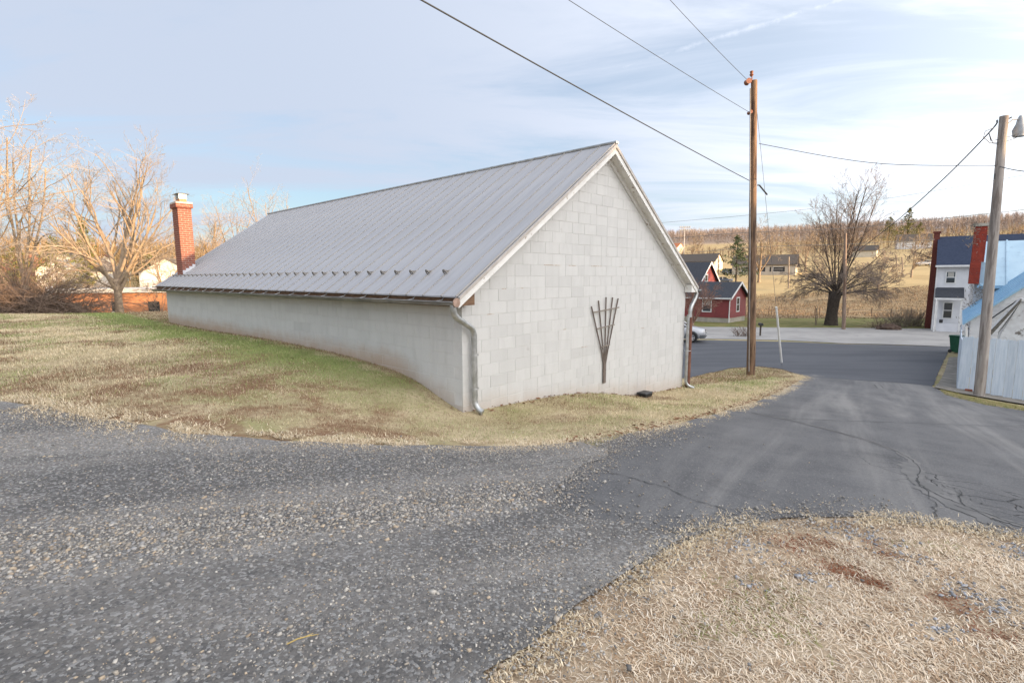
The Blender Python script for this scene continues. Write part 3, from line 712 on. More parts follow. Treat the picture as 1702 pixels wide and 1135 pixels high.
# trellis on the gable
M_trel = mat('weathered_trellis', (.12,.095,.08), (.2,.16,.135), 12, .9, .4, 60, stretch=(6,6,.6))
tre = thing('fan_trellis', 'dark weathered wooden fan trellis hung on the pale block gable wall', 'trellis', C0+dR*4.02+Vector((0,0,-.63)), GRZ)
tops = [(-.53,1.67), (-.275,1.78), (.01,1.84), (.265,1.83), (.49,1.8)]
for k, (tx, tz) in enumerate(tops):
    bx_ = (k-2)*.019; s_ = MB()
    pts = [Vector((bx_, -.03, 0)), Vector((bx_, -.03, .42)), Vector((bx_+(tx-bx_)*.16, -.03, .68)), Vector((tx, -.03, tz))]
    for a, b in zip(pts, pts[1:]):
        s_.add([(a.x-.009,-.04,a.z),(a.x+.009,-.04,a.z),(a.x+.009,-.018,a.z),(a.x-.009,-.018,a.z),(b.x-.01,-.04,b.z),(b.x+.01,-.04,b.z),(b.x+.01,-.018,b.z),(b.x-.01,-.018,b.z)],
               [(0,1,2,3),(4,5,6,7),(0,1,5,4),(1,2,6,5),(2,3,7,6),(3,0,4,7)])
    s_.build('slat', M_trel, tre)
for z, hw, tl in ((1.575,.5,.03),(1.22,.33,.02),(.81,.16,.01)):
    s_ = MB(); s_.add([(-hw,-.057,z-.012-tl),(hw,-.057,z-.012+tl),(hw,-.042,z-.012+tl),(-hw,-.042,z-.012-tl),(-hw,-.057,z+.012-tl),(hw,-.057,z+.012+tl),(hw,-.042,z+.012+tl),(-hw,-.042,z+.012-tl)],
               [(0,1,2,3),(4,5,6,7),(0,1,5,4),(1,2,6,5),(2,3,7,6),(3,0,4,7)]); s_.build('crossbar', mat('crossbar_wood', (.26,.225,.19), (.2,.17,.14), 12, .9), tre)
# black bait box at the wall base
bp = C0+dR*5.55-dL*.17; bb = thing('bait_box', 'small black plastic box on the grass at the foot of the gable wall', 'box', on(bp), GRZ)
MP = mat('black_plastic', (.025,.025,.027), (.035,.035,.035), 8, .45)
b_ = MB(); b_.add([(-.15,-.1,0),(.15,-.1,0),(.15,.1,0),(-.15,.1,0),(-.17,-.12,.07),(.17,-.12,.07),(.17,.12,.07),(-.17,.12,.07)], [(0,1,2,3),(4,5,6,7),(0,1,5,4),(1,2,6,5),(2,3,7,6),(3,0,4,7)]); b_.build('base', MP, bb)
b_ = MB(); b_.bbox((-.175,-.125,.072),(.175,.125,.115),.02); b_.build('lid', MP, bb)

# ------------------------------------------------------------------ utility poles, wires
def pole_mat(name, c1, c2, dark=None):
    return mat(name, c1, c2, 7, .9, .6, 30, stretch=(2,2,.22), c3=dark, c3s=3, c3t=(.5,.62), dist=.02)
M_pole1 = pole_mat('brown_pole', (.24,.15,.09), (.15,.09,.055), (.07,.042,.028))
M_pole2 = pole_mat('grey_pole', (.40,.36,.325), (.29,.255,.23), (.2,.17,.15))
M_porc = mat('brown_porcelain', (.2,.07,.035), (.28,.11,.05), 10, .3)
M_wire = mat('wire_black', (.03,.035,.04)); M_wireg = mat('wire_grey', (.11,.12,.13))
def pole(name, label, base, top, r0, r1, m, n=14):
    t = thing(name, label, 'utility pole', base)
    pts = [(Vector(top)-Vector(base))*k/8 for k in range(9)]; pts[0].z = -.5
    MB().tube(pts, [r0+(r1-r0)*k/8 for k in range(9)], n).build('shaft', m, t, smooth=50); return t
P1g = on(P1); P1top = atf(1256.5, 137, P1.y)
pole1 = pole('utility_pole', 'tall brown wooden utility pole on the grass strip by the driveway', P1g, P1top, .175, .115, M_pole1)
def l1(px_, py_, dy=0): return atf(px_, py_, P1.y+dy) - P1g
ins_ = MB()
a = l1(1253, 122); ins_.tube([l1(1253,140), l1(1253,124)], .02, 6); q = l1(1252.5,123)
ins_.tube([q+Vector((0,0,-.16)), q+Vector((0,0,-.1)), q+Vector((0,0,-.06)), q+Vector((0,0,.02)), q+Vector((0,0,.05))], [.04,.08,.05,.07,.03], 10); ins_.build('top_insulator', M_porc, pole1, smooth=40)
for (xx, yy, rr) in ((1246,139,.11),(1249,190,.07)):
    q = l1(xx, yy); s_ = MB(); s_.tube([q+Vector((0,-.11,0)), q+Vector((0,-.06,0)), q+Vector((0,0,0)), q+Vector((0,.06,0)), q+Vector((0,.11,0))], [rr,rr*.7,rr*.6,rr*.7,rr], 10); s_.tube([q, q+Vector((.22,0,0))], .02, 6); s_.build('spool_insulator', M_porc, pole1, smooth=40)
MB().tube([l1(1250, 150, -.13), l1(1247.5, 420, -.17), l1(1244.5, 620, -.19)], .022, 6).build('ground_conduit', mat('conduit', (.3,.27,.25), (.22,.2,.18), 6), pole1)
MB().tube([l1(1261,311), l1(1264,311), l1(1277,327)], .03, 6).build('cable_stub', M_wire, pole1)
RPg = on(RP); RPtop = atf(1671.5, 199, RP.y)
pole2 = pole('utility_pole', 'leaning grey weathered utility pole in front of the pale blue plank fence', RPg, RPtop, .15, .11, M_pole2)
def l2(px_, py_, dy=0): return atf(px_, py_, RP.y+dy) - RPg
lamp = MB(); a = l2(1699, 205)
M_lampg = mat('lamp_grey', (.4,.42,.43), (.33,.34,.35), 6, .5, metal=.3)
MB().tube([l2(1676,214), l2(1686,205), a+Vector((0,0,.02))], .022, 8).build('lamp_arm', M_lampg, pole2)
MB().tube([a+Vector((0,0,.12)), a+Vector((0,0,.02)), a+Vector((.01,0,-.12)), a+Vector((.02,0,-.3)), a+Vector((.02,0,-.5))], [.04,.08,.11,.19,.16], 14).build('lamp_head', M_lampg, pole2, smooth=40)
MB().tube([l2(1674,206), l2(1680,203), l2(1684,201)], .02, 6).build('hook_bolt', M_wire, pole2)
for lpp in ([l2(1655,218), l2(1640,224), l2(1637,234), l2(1647,243), l2(1663,246)], [l2(1646,226), l2(1649,240), l2(1660,238), l2(1676,234), l2(1700,228)],
            [l2(1646,226), l2(1652,243), l2(1668,243), l2(1690,236), l2(1702,222)], [l2(1661,290), l2(1655,296), l2(1655,303), l2(1664,302)]):
    MB().tube(lpp, .011, 5).build('service_loop', M_wireg, pole2)
POLE3 = atz(1402.5, 552, -3.32); P3g = on(POLE3); P3top = atf(1406.5, 392, POLE3.y)
pole3 = pole('utility_pole', 'thin pale utility pole leaning beside the big bare tree across the street', P3g, P3top, .17, .12, pole_mat('pale_pole', (.3,.22,.17), (.22,.16,.12), (.15,.09,.06)), 10)
def wire(name, label, pts, r, sag=0.0, m=None, n=24, group='overhead wires'):
    a, b = Vector(pts[0]), Vector(pts[-1]); L = []
    if len(pts) == 2:
        L = [a.lerp(b, k/n) - Vector((0,0,sag*4*(k/n)*(1-k/n))) for k in range(n+1)]
    else:
        ps = [Vector(p) for p in pts]
        for i in range(len(ps)-1):
            p0_, p1_, p2_, p3_ = ps[max(i-1,0)], ps[i], ps[i+1], ps[min(i+2,len(ps)-1)]
            for k in range(8):
                t = k/8; L.append(.5*((2*p1_)+(p2_-p0_)*t+(2*p0_-5*p1_+4*p2_-p3_)*t*t+(3*p1_-p0_-3*p2_+p3_)*t**3))
        L.append(ps[-1])
    o = MB().tube(L, r, 5).build(name, m or M_wire, smooth=True); return tag(o, label, 'wire', group)
def over(px_, py_attach, xs_, ztop, lab, r):
    A = P1g + l1(px_, py_attach); B = atz(xs_, 0, ztop); E_ = A + (B-A)*1.9; wire('overhead_wire', lab, (A, E_), r, .12)
over(1247, 303, 728, 6.1, 'thick black wire running from the brown pole up over the garage roof', .014)
over(1247, 189, 960, 8.9, 'thin wire from the upper bracket of the brown pole, middle of the three overhead', .0085)
over(1245, 136, 1122, 10.3, 'thin wire from the very top of the brown pole to the upper frame edge', .0085)
wire('overhead_wire', 'grey cable sagging from the brown pole across to the leaning grey pole', (P1g+l1(1264,242), atf(1450,275,19.0), RPg+l2(1657,281)), .012, m=M_wireg)
wire('overhead_wire', 'short grey cable leaving the leaning grey pole to the right edge', (RPg+l2(1662,282), atf(1740,293,14)), .014, .05, m=M_wireg)
wire('service_drop', 'thick twisted black cable sloping down left from the leaning grey pole top', (RPg+l2(1660,206), atf(1645,228,17.6), atf(1560,312,23), atf(1480,381,33), P3g+(atf(1405,437,POLE3.y)-P3g)), .022)
wire('street_wire', 'dark wire along the street passing just below the wooded skyline', (atf(1090,400,50), atf(1250,389,48), atf(1405,383.5,47), atf(1550,370,45), atf(1760,349,43)), .022, m=M_wireg)
wire('street_wire', 'lower dark wire along the street crossing the sunlit fields', (atf(1090,428,50), atf(1250,414,48), atf(1404,410,47), atf(1555,403,46.4)), .018, m=M_wireg)
wire('street_wire', 'faint high wire rising across the sky to the right edge', (atf(1080,374,60), atf(1400,345,55), atf(1760,288,50)), .016, m=M_wireg)
gy0 = P1g+l1(1261,190); gy1 = gp(1299.5, 612)
guy = thing('guy_wire', 'thin guy wire with white plastic guard anchored at the asphalt edge', 'guy wire', gy1)
MB().tube([gy0-gy1, (gy0-gy1)*.5, Vector((0,0,0))], .008, 5).build('cable', M_wireg, guy)
gg = (gy0-gy1); MB().tube([gg*.02, gg*.275], .05, 8).build('plastic_guard', mat('white_plastic', (.78,.77,.74), (.7,.69,.66), 4, .5), guy, smooth=50)

# ------------------------------------------------------------------ plank fence on the right
M_plank = mat('pale_blue_plank', (.62,.69,.76), (.52,.60,.68), 3, .8, .35, 30, stretch=(6,6,.5), rnd=.07, c3=(.42,.46,.5), c3s=4, c3t=(.6,.75))
F0 = on(FN0); F1 = on(FN1); fd = (F1-F0); fd.z = 0; flen = fd.length; fd.normalize(); frz = math.atan2(fd.y, fd.x)
fence = thing('plank_fence', 'pale blue white painted vertical plank fence with ragged tops behind leaning pole', 'fence', F0, frz)
rng = random.Random(11); x = 0.0; k = 0
while x < flen+2.2:
    w_ = .30 if x < flen*.55 else .24; w_ *= rng.uniform(.92, 1.06); p = F0+fd*(x+w_/2); zb = h1(p.x, p.y)-F0.z+.06
    tp = F0.z + 1.86 + rng.uniform(-.02, .02) - F0.z + max(0, zb)*.35
    m_ = MB(); nn = 6; top = [(x+.004+(w_-.008)*i/nn, tp+(rng.uniform(-.05, .015) if i % 2 else 0)) for i in range(nn, -1, -1)]
    m_.prism([(x+.004, zb), (x+w_-.004, zb)]+top, rng.uniform(-.006,.004), .03); m_.build('plank', M_plank, fence)
    x += w_
for z in (.5, 1.4):
    MB().add([(0,.035,z-.05),(flen+2.2,.035,z+.35),(flen+2.2,.035,z+.45),(0,.035,z+.05),(0,.08,z-.05),(flen+2.2,.08,z+.35),(flen+2.2,.08,z+.45),(0,.08,z+.05)], [(0,1,2,3),(4,5,6,7),(0,1,5,4),(1,2,6,5),(2,3,7,6),(3,0,4,7)]).build('rail', M_plank, fence)
# the side run of the fence going back along the walk
sd = on(atf(1592, 600, 27)) ; s0_ = F0; sdv = sd-s0_; sdv.z = 0; sl_ = sdv.length; sdv.normalize()
fence2 = thing('plank_fence', 'side run of pale plank fence going back along the concrete walk', 'fence', F0+sdv*.06, math.atan2(sdv.y, sdv.x))
x = 0
while x < sl_:
    w_ = .28; p = s0_+sdv*(x+.14); zb = h1(p.x, p.y)-F0.z+.05
    MB().box((x+.004, -.015, zb), (x+w_-.004, .015, zb+1.75+rng.uniform(-.03,.03))).build('plank', M_plank, fence2); x += w_
br_ = MB().bbox((-.1,-.05,0),(.1,.05,.065),.008).build('brick', M_brick); tag(br_, 'single loose red brick lying at the foot of the plank fence', 'brick')
br_.location = gp(1609, 657.5)+Vector((0,0,.05)); br_.rotation_euler = (0,0,frz)

# ------------------------------------------------------------------ houses
def siding_mat(name, c1, c2, board=.11, c3=None, c3t=(.6,.72), c3s=2):
    m = bpy.data.materials.new(name); m.use_nodes = True; t = m.node_tree; b = t.nodes['Principled BSDF']; b.inputs['Roughness'].default_value = .65
    P = N('ShaderNodeTexCoord', t).outputs['Object']
    c = mixc(t, ramp(t, noise(t, P, 1.2, 6, .6), .35, .65), c1, c2)
    if c3: c = mixc(t, ramp(t, noise(t, P, c3s, 8, .7), *c3t), c, c3)
    t.links.new(c, b.inputs['Base Color']); return m
def lap_wall(m, x0, x1, zf, board=.13, y=0.0, base=0.0, lip=.018):
    """clapboards on the local x axis facing -y; zf(x) gives top at x (gables)"""
    zmax = max(zf(x0+(x1-x0)*k/40) for k in range(41)); z = base
    while z < zmax-.01:
        z1 = min(z+board, zmax)
        xs_ = [x0+(x1-x0)*k/80 for k in range(81)]; ok = [x for x in xs_ if zf(x) >= z+board*.5]
        if ok:
            a, b = ok[0], ok[-1]
            m.add([(a,y-lip,z),(b,y-lip,z),(b,y-.002,z1),(a,y-.002,z1),(a,y,z),(b,y,z)], [(0,1,2,3),(0,4,5,1)])
        z = z1
M_glass = bpy.data.materials.new('window_glass'); M_glass.use_nodes = True
_b = M_glass.node_tree.nodes['Principled BSDF']; _b.inputs['Base Color'].default_value = (.03,.035,.04,1); _b.inputs['Roughness'].default_value = .06; _b.inputs['Specular IOR Level'].default_value = .8
M_trim = mat('white_trim', (.74,.74,.73), (.66,.66,.65), 3, .6)
M_curtain = mat('curtain', (.5,.48,.43), (.38,.37,.34), 30, .9, stretch=(8,1,.3))
def window(parent, x, z, w, h, M=Matrix.Identity(4), tw=.1, curtain=False, y=-.02):
    f = MB()
    f.box((x-w/2-tw, y-.035, z-.0-tw), (x+w/2+tw, y, z), M); f.box((x-w/2-tw, y-.035, z+h), (x+w/2+tw, y, z+h+tw), M)
    f.box((x-w/2-tw, y-.035, z+.001), (x-w/2, y, z+h-.001), M); f.box((x+w/2, y-.035, z+.001), (x+w/2+tw, y, z+h-.001), M)
    f.box((x-w/2+.001, y-.03, z+h/2-.03), (x+w/2-.001, y-.004, z+h/2+.03), M)
    fo = f.build('window', M_trim, parent)
    MB().box((x-w/2, y-.012, z), (x+w/2, y-.006, z+h), M).build('pane', M_glass, fo)
    if curtain:
        MB().box((x-w/2+.08, y-.016, z+h*.52), (x+w/2-.08, y-.0125, z+h-.05), M).build('curtain', M_curtain, fo)
    return fo
def slab(m, a, b, c, d, th=.1):
    a, b, c, d = map(Vector, (a, b, c, d)); n = (b-a).cross(d-a).normalized()*th
    if n.z < 0: n = -n
    m.add([a,b,c,d,a+n,b+n,c+n,d+n], [(0,1,2,3),(4,5,6,7),(0,1,5,4),(1,2,6,5),(2,3,7,6),(3,0,4,7)]); return m
def RZm(a): return Matrix.Rotation(a, 4, 'Z')
def gable_house(name, label, loc, rz, L, Wd, wh, rise, wallm, roofm, over=.3, found=None, fh=.0, lap=True, board=.13, wins=(), trim=True, cat='house', group=None, wall_name='wall'):
    """x along the gable end (width Wd), y along the ridge (length L). Origin at the near corner. Faces: gable at y=0 facing -y; long side x=0 facing -x."""
    t = thing(name, label, cat, loc, rz, group)
    w = MB(); p = [(0,fh),(Wd,fh),(Wd,wh),(Wd/2,wh+rise),(0,wh)]; w.prism(p, 0.0, L)
    if lap:
        lap_wall(w, 0, Wd, lambda x: wh+rise*(1-abs(x-Wd/2)/(Wd/2)), board, 0, fh)
        m2 = MB(); lap_wall(m2, 0, L, lambda x: wh, board, 0, fh)
        w.add([(v[1], v[0], v[2]) for v in m2.v], m2.f)
    wo_ = w.build(wall_name, wallm, t)
    if fh: MB().box((.03,.03,-1), (Wd-.03, L-.03, fh+.0)).build('foundation', found, t)
    r = MB(); s = rise/(Wd/2); ez = wh-over*s
    slab(r, (-over,-over,ez), (-over,L+over,ez), (Wd/2,L+over,wh+rise), (Wd/2,-over,wh+rise), .12)
    slab(r, (Wd/2,-over,wh+rise), (Wd/2,L+over,wh+rise), (Wd+over,L+over,ez), (Wd+over,-over,ez), .12)
    ro_ = r.build('roof', roofm, t)
    if trim:
        for a, b in (((-over, ez), (Wd/2, wh+rise)), ((Wd+over, ez), (Wd/2, wh+rise))):
            k = MB(); k.add([(a[0],-over-.03,a[1]-.12),(b[0],-over-.03,b[1]-.12),(b[0],-over-.03,b[1]+.13),(a[0],-over-.03,a[1]+.13),
                             (a[0],-over-.002,a[1]-.12),(b[0],-over-.002,b[1]-.12),(b[0],-over-.002,b[1]+.13),(a[0],-over-.002,a[1]+.13)],
                            [(0,1,2,3),(4,5,6,7),(0,1,5,4),(1,2,6,5),(2,3,7,6),(3,0,4,7)]); k.build('bargeboard', M_trim, ro_)
        MB().box((-over-.1,-over+.02,ez-.05),(-over-.005,L+over-.02,ez+.1)).build('gutter', M_trim, ro_)
    for wn in wins:
        fc_, x, z, ww, hh = wn[:5]; cur = len(wn) > 5
        if fc_ == 'g': window(t, x, z, ww, hh, curtain=cur)
        else: window(t, -x, z, ww, hh, Matrix.Rotation(-math.pi/2, 4, 'Z') , curtain=cur)
    return t, wo_, ro_
def shingle_mat(name, c1, c2):
    m = bpy.data.materials.new(name); m.use_nodes = True; t = m.node_tree; b = t.nodes['Principled BSDF']; b.inputs['Roughness'].default_value = .9; b.inputs['Specular IOR Level'].default_value = .2
    P = N('ShaderNodeTexCoord', t).outputs['Object']
    sc = mapping(t, P, (1.6, 1.6, 6)); c = mixc(t, ramp(t, noise(t, sc, 3, 5, .8), .35, .65), c1, c2)
    s = N('ShaderNodeSeparateXYZ', t); t.links.new(P, s.inputs[0]); fr = mathn(t, 'FRACT', mathn(t, 'MULTIPLY', s.outputs[2], 9))
    c = mixc(t, mathn(t, 'MULTIPLY', ramp(t, fr, .8, .95), .5), c, (c1[0]*.4, c1[1]*.4, c1[2]*.4))
    t.links.new(c, b.inputs['Base Color']); return m
M_sh_dark = shingle_mat('dark_shingle', (.045,.05,.06), (.075,.08,.092))
M_sh_navy = shingle_mat('navy_shingle', (.03,.042,.075), (.05,.065,.105))
M_sh_brown = shingle_mat('brown_shingle', (.13,.11,.095), (.09,.08,.07))
M_redsid = siding_mat('red_siding', (.24,.045,.045), (.20,.038,.04))
M_found = mat('foundation', (.45,.41,.34), (.36,.33,.28), 2, .9)
RH = atz(1210.6, 539.4, -3.3); RH.z = h1(RH.x, RH.y)
red, rw, rr = gable_house('red_house_wing', 'small red clapboard house wing with dark shingle roof and white trim', RH, GRZ, 7.5, 5.0, 2.75, 1.45, M_redsid, M_sh_dark, .35, M_found, .5, True, .13,
    wins=(('g', 2.5, 1.15, .75, 1.4), ('l', 2.35, 1.15, .85, 1.45, 1)))
MB().tube([(-.42,-.3,2.55),(-.1,-.12,2.35),(-.06,-.07,2.2),(-.06,-.07,.05)], .05, 8).build('downspout', M_trim, red)
RH2 = atf(1179, 437, 61.5) - dR*3.3; RH2.z = RH.z
red2, _, _ = gable_house('red_house', 'taller red clapboard house with steep dark roof behind the small wing', RH2, GRZ, 8, 6.6, 3.75, 2.75, M_redsid, M_sh_dark, .35, M_found, .4, True, .13, wins=(('g', 2.7, 3.55, .7, 1.5),))
MB().tube([(1.9,2.4,5.2),(1.9,2.4,6.2)], .06, 8).build('vent_pipe', M_trim, red2)

# white two storey house across the street
M_whsid = siding_mat('white_siding', (.70,.71,.73), (.62,.63,.66))
class Frame:
    """a house frame: origin on the ground, local x along the front; at() meets a pixel's ray with the plane y=const"""
    def __init__(f, o, rz): f.o = Vector(o); f.rz = rz; f.M = Matrix.Translation(f.o) @ Matrix.Rotation(rz, 4, 'Z'); f.I = f.M.inverted()
    def at(f, px_, py_, yl=0.0):
        e = f.I @ EYEV; d = f.I.to_3x3() @ ray(px_, py_); return e + d*((yl-e.y)/d.y)
WH = on(atz(1549, 554, -3.33)); WF = Frame(WH, R(-38))
wh = thing('white_house', 'white two storey house with navy shingle roof and small porch', 'house', WH, R(-38))
whx0, whx1 = 0, 10
Lw = 10; ev = WF.at(1556, 443).z; dp = 6.5; ris = WF.at(1600, 399, 3.25).z-ev; ctp = WF.at(1562, 390, 3.25).z
w = MB(); w.prism([(0,-.5),(dp,-.5),(dp,ev),(dp/2,ev+ris),(0,ev)], 0, Lw, 'x'); lap_wall(w, 0, Lw, lambda x: ev, .13, 0, 0); w.build('wall', M_whsid, wh)
r = MB(); s = ris/(dp/2); slab(r, (-.15,-.35,ev-.35*s), (Lw+.3,-.35,ev-.35*s), (Lw+.3,dp/2,ev+ris), (-.15,dp/2,ev+ris), .1); slab(r, (-.15,dp/2,ev+ris), (Lw+.3,dp/2,ev+ris), (Lw+.3,dp+.35,ev-.35*s), (-.15,dp+.35,ev-.35*s), .1)
wr = r.build('roof', M_sh_navy, wh)
MB().box((-.2,-.5,ev-.35*s-.06),(Lw+.3,-.36,ev-.35*s+.1)).build('gutter', M_trim, wr)
def wwin(p, F, x0, y0, x1, y1, yl=0, **k):
    A_ = F.at(x0, y1, yl); B_ = F.at(x1, y0, yl); C_ = F.at(x1, y1, yl); window(p, (A_.x+C_.x)/2, A_.z, C_.x-A_.x, B_.z-C_.z, y=yl-.02, **k)
wwin(wh, WF, 1573, 457, 1587, 475, tw=.09, curtain=True); wwin(wh, WF, 1567.5, 508, 1581, 533, tw=.09)
pe = WF.at(1603, 500, -1.2); pz = WF.at(1550, 500, -1.2).z; pw1 = pe.x; pt = WF.at(1560, 484, 0).z
pr_ = MB(); slab(pr_, (-.05,-1.3,pz), (pw1,-1.3,pz), (pw1,-.02,pt), (-.05,-.02,pt), .08); pro = pr_.build('porch_roof', M_sh_dark, wh)
MB().box((-.05,-1.39,pz-.15),(pw1,-1.305,pz+.02)).build('porch_beam', M_trim, wh)
for xx in (.1, pw1-.2): MB().box((xx,-1.28,0),(xx+.12,-1.16,pz-.15)).build('porch_post', M_trim, wh)
MB().box((.25,-1.26,-.2),(pw1-.25,-1.18,.78)).build('porch_wall', M_whsid, wh)
MB().box((.0,-1.3,-.4),(pw1,-.02,.06)).build('porch_floor', mat('porch_floor', (.3,.3,.3)), wh)
MB().bbox((.4,-1.32,.8),(.65,-1.14,1.1),.03).build('planter', MP, wh)
MB().tube([(-.05,-.12,ev-.3),(-.05,-.1,.1),(.0,-.5,.05)], .05, 8).build('downspout', M_trim, wh)
MB().tube([(.05,-1.4,pz-.1),(.05,-1.38,.1),(.1,-1.7,.05)], .05, 8).build('downspout', M_trim, wh)
ck_ = MB(); ck_.add([(-.5,dp/2-.55,-.5),(-.02,dp/2-.55,-.5),(-.02,dp/2+.55,-.5),(-.5,dp/2+.55,-.5),(-.46,dp/2-.4,ctp-.15),(-.02,dp/2-.4,ctp-.15),(-.02,dp/2+.4,ctp-.15),(-.46,dp/2+.4,ctp-.15)], [(0,1,2,3),(4,5,6,7),(0,1,5,4),(1,2,6,5),(2,3,7,6),(3,0,4,7)])
ck_.box((-.52,dp/2-.46,ctp-.15),(.04,dp/2+.46,ctp)); ck_.build('chimney', mat('dark_brick', (.17,.05,.035), (.12,.035,.028), 9, .9, .4, 25), wh)

# blue metal roofed house behind the fence
M_bluer = mat('pale_blue_metal', (.46,.62,.72), (.40,.56,.67), 1.5, .45, .15, 6, metal=.1, c3=(.36,.5,.6), c3s=3)
M_bluer2 = mat('blue_metal_edge', (.29,.5,.68), (.35,.56,.73), 2, .45, .1, 10, metal=.1)
M_wsid2 = siding_mat('weathered_white_siding', (.66,.66,.66), (.56,.56,.57), c3=(.3,.28,.26), c3t=(.66,.74), c3s=2.2)
BO = on(atf(1607, 590, 26.0)); BF = Frame(BO, R(-40))
bh = thing('blue_roofed_house', 'weathered white house with pale blue metal roof and tall red brick chimney', 'house', BO, R(-40))
lb = BF.at
eave = lb(1640, 478).z; rid = lb(1660, 408, 2.6).z; xr_ = lb(1627, 470).x
w = MB(); w.prism([(0,-.4),(5.2,-.4),(5.2,eave),(2.6,rid-.05),(0,eave)], .0, 9, 'x'); lap_wall(w, 0, 9, lambda x: eave-.05, .16, 0, 0); w.build('wall', M_wsid2, bh)
r = MB(); slab(r, (xr_,-.35,eave-.1), (9.2,-.35,eave-.1), (9.2,2.6,rid), (xr_,2.6,rid), .06); slab(r, (xr_,2.6,rid), (9.2,2.6,rid), (9.2,5.5,eave-.1), (xr_,5.5,eave-.1), .06); bro = r.build('roof', M_bluer, bh)
for k in range(10):
    xx = xr_+.05+k*.95; s_ = MB(); slab(s_, (xx,-.36,eave-.035), (xx+.06,-.36,eave-.035), (xx+.06,2.6,rid+.065), (xx,2.6,rid+.065), .05); s_.build('seam', M_bluer, bro)
MB().box((xr_-.05,-.46,eave-.2),(9.2,-.36,eave-.06)).build('fascia', M_bluer2, bro)
c0 = lb(1611, 472, -.5); c1 = lb(1643, 381, -.5); cwl = lb(1628, 472, -.5).x; cwu = c1.x; cst = lb(1628, 441, -.5).z
MB().box((cwl+.004,-.3,eave-.02),(xr_+.25,1.0,cst-.02)).build('wall_flashing', M_bluer, bh)
ctop = c1.z
cb = MB(); cb.box((c0.x, -.5, eave+.02), (cwl, .2, cst)); cb.box((c0.x+.02, -.48, cst), (cwu, .2, ctop))
ch2 = cb.build('chimney', mat('old_red_brick', (.34,.06,.035), (.24,.045,.03), 7, .9, .5, 25, c3=(.5,.42,.36), c3s=9, c3t=(.6,.68)), bh)
bw2 = brickwork(c0.x+.02, cwu, -.48, .2, cst, ctop, seed=9, pr=.012); t2 = brickwork(c0.x, cwl, -.5, .2, eave+.05, cst, seed=10, pr=.012); bw2.add(t2.v, t2.f)
bo2 = bw2.build('brickwork', mat('old_red_brick_faces', (.36,.06,.035), (.25,.045,.03), 9, .9, .4, 40, c3=(.45,.36,.3), c3s=8, c3t=(.62,.7)), ch2); bo2['kind'] = 'stuff'
MB().box((c0.x-.04,-.54,ctop+.003),(cwu+.06,.26,ctop+.14)).build('chimney_cap', M_found, ch2)
iv = MB(); rg = random.Random(4)
for k in range(260):
    x = c0.x+rg.gauss(.3,.25); z = rg.uniform(eave-2.4, eave-.05) if k < 190 else rg.uniform(ctop-.9, ctop+.4); y = -.56-rg.random()*.05
    if k >= 190: x = c0.x+rg.gauss(-.05,.14)
    a = rg.uniform(0,6.3); d = Vector((math.cos(a), -.2, math.sin(a)))*.09; e = Vector((-d.z, 0, d.x))*.3; p = Vector((x,y,z))
    iv.add([p-d, p+e, p+d], [(0,1,2)])
iv.build('dead_ivy', mat('dead_ivy', (.24,.21,.17), (.17,.15,.12)), bh)
# lean-to porch in front with a sloping blue ribbed roof
LY = -2.6; q0 = lb(1601, 545, LY); q1 = lb(1702, 484, LY); sl2 = (q1.z-q0.z)/(q1.x-q0.x); qe = Vector((q1.x+2.2, q1.y, q1.z+2.2*sl2))
r = MB(); TL = .5; slab(r, (q0.x,LY-.15,q0.z), (qe.x,LY-.15,qe.z), (qe.x,-.03,qe.z+TL), (q0.x,-.03,q0.z+TL), .05); lr = r.build('lean_to_roof', M_bluer2, bh)
rb_ = MB()
for k in range(9):
    yy = LY-.14+k*.31; ta = TL*(yy-LY+.15)/(-LY+.12); tb_ = TL*(yy+.035-LY+.15)/(-LY+.12); slab(rb_, (q0.x-.02,yy,q0.z+.052+ta), (qe.x,yy,qe.z+.052+ta), (qe.x,yy+.035,qe.z+.052+tb_), (q0.x-.02,yy+.035,q0.z+.052+tb_), .03)
rbo = rb_.build('ribs', M_bluer2, lr); rbo['kind'] = 'stuff'
lw = MB(); lw.add([(q0.x+.25,LY,-1),(qe.x,LY,-1),(qe.x,LY,qe.z-.02),(q0.x+.25,LY,q0.z+.25*sl2-.02),(q0.x+.25,LY+.1,-1),(qe.x,LY+.1,-1),(qe.x,LY+.1,qe.z-.02),(q0.x+.25,LY+.1,q0.z+.25*sl2-.02)], [(0,1,2,3),(4,5,6,7),(0,1,5,4),(1,2,6,5),(2,3,7,6),(3,0,4,7)])
lap_wall(lw, q0.x+.25, qe.x, lambda x: q0.z+(x-q0.x)*sl2-.1, .16, LY, -.6)
lw.build('lean_to_wall', M_wsid2, bh)
MB().tube([(q0.x+.1,LY-.1,q0.z-.05),(q0.x+.15,LY-.05,q0.z-.5),(q0.x+.1,LY-.05,-.4)], .06, 8).build('downspout', M_trim, bh)
MB().tube([tuple(lb(1648,535,LY-.2)), tuple(lb(1692,505,LY-.2))], .03, 6).build('pipe_brace', M_wire, bh)
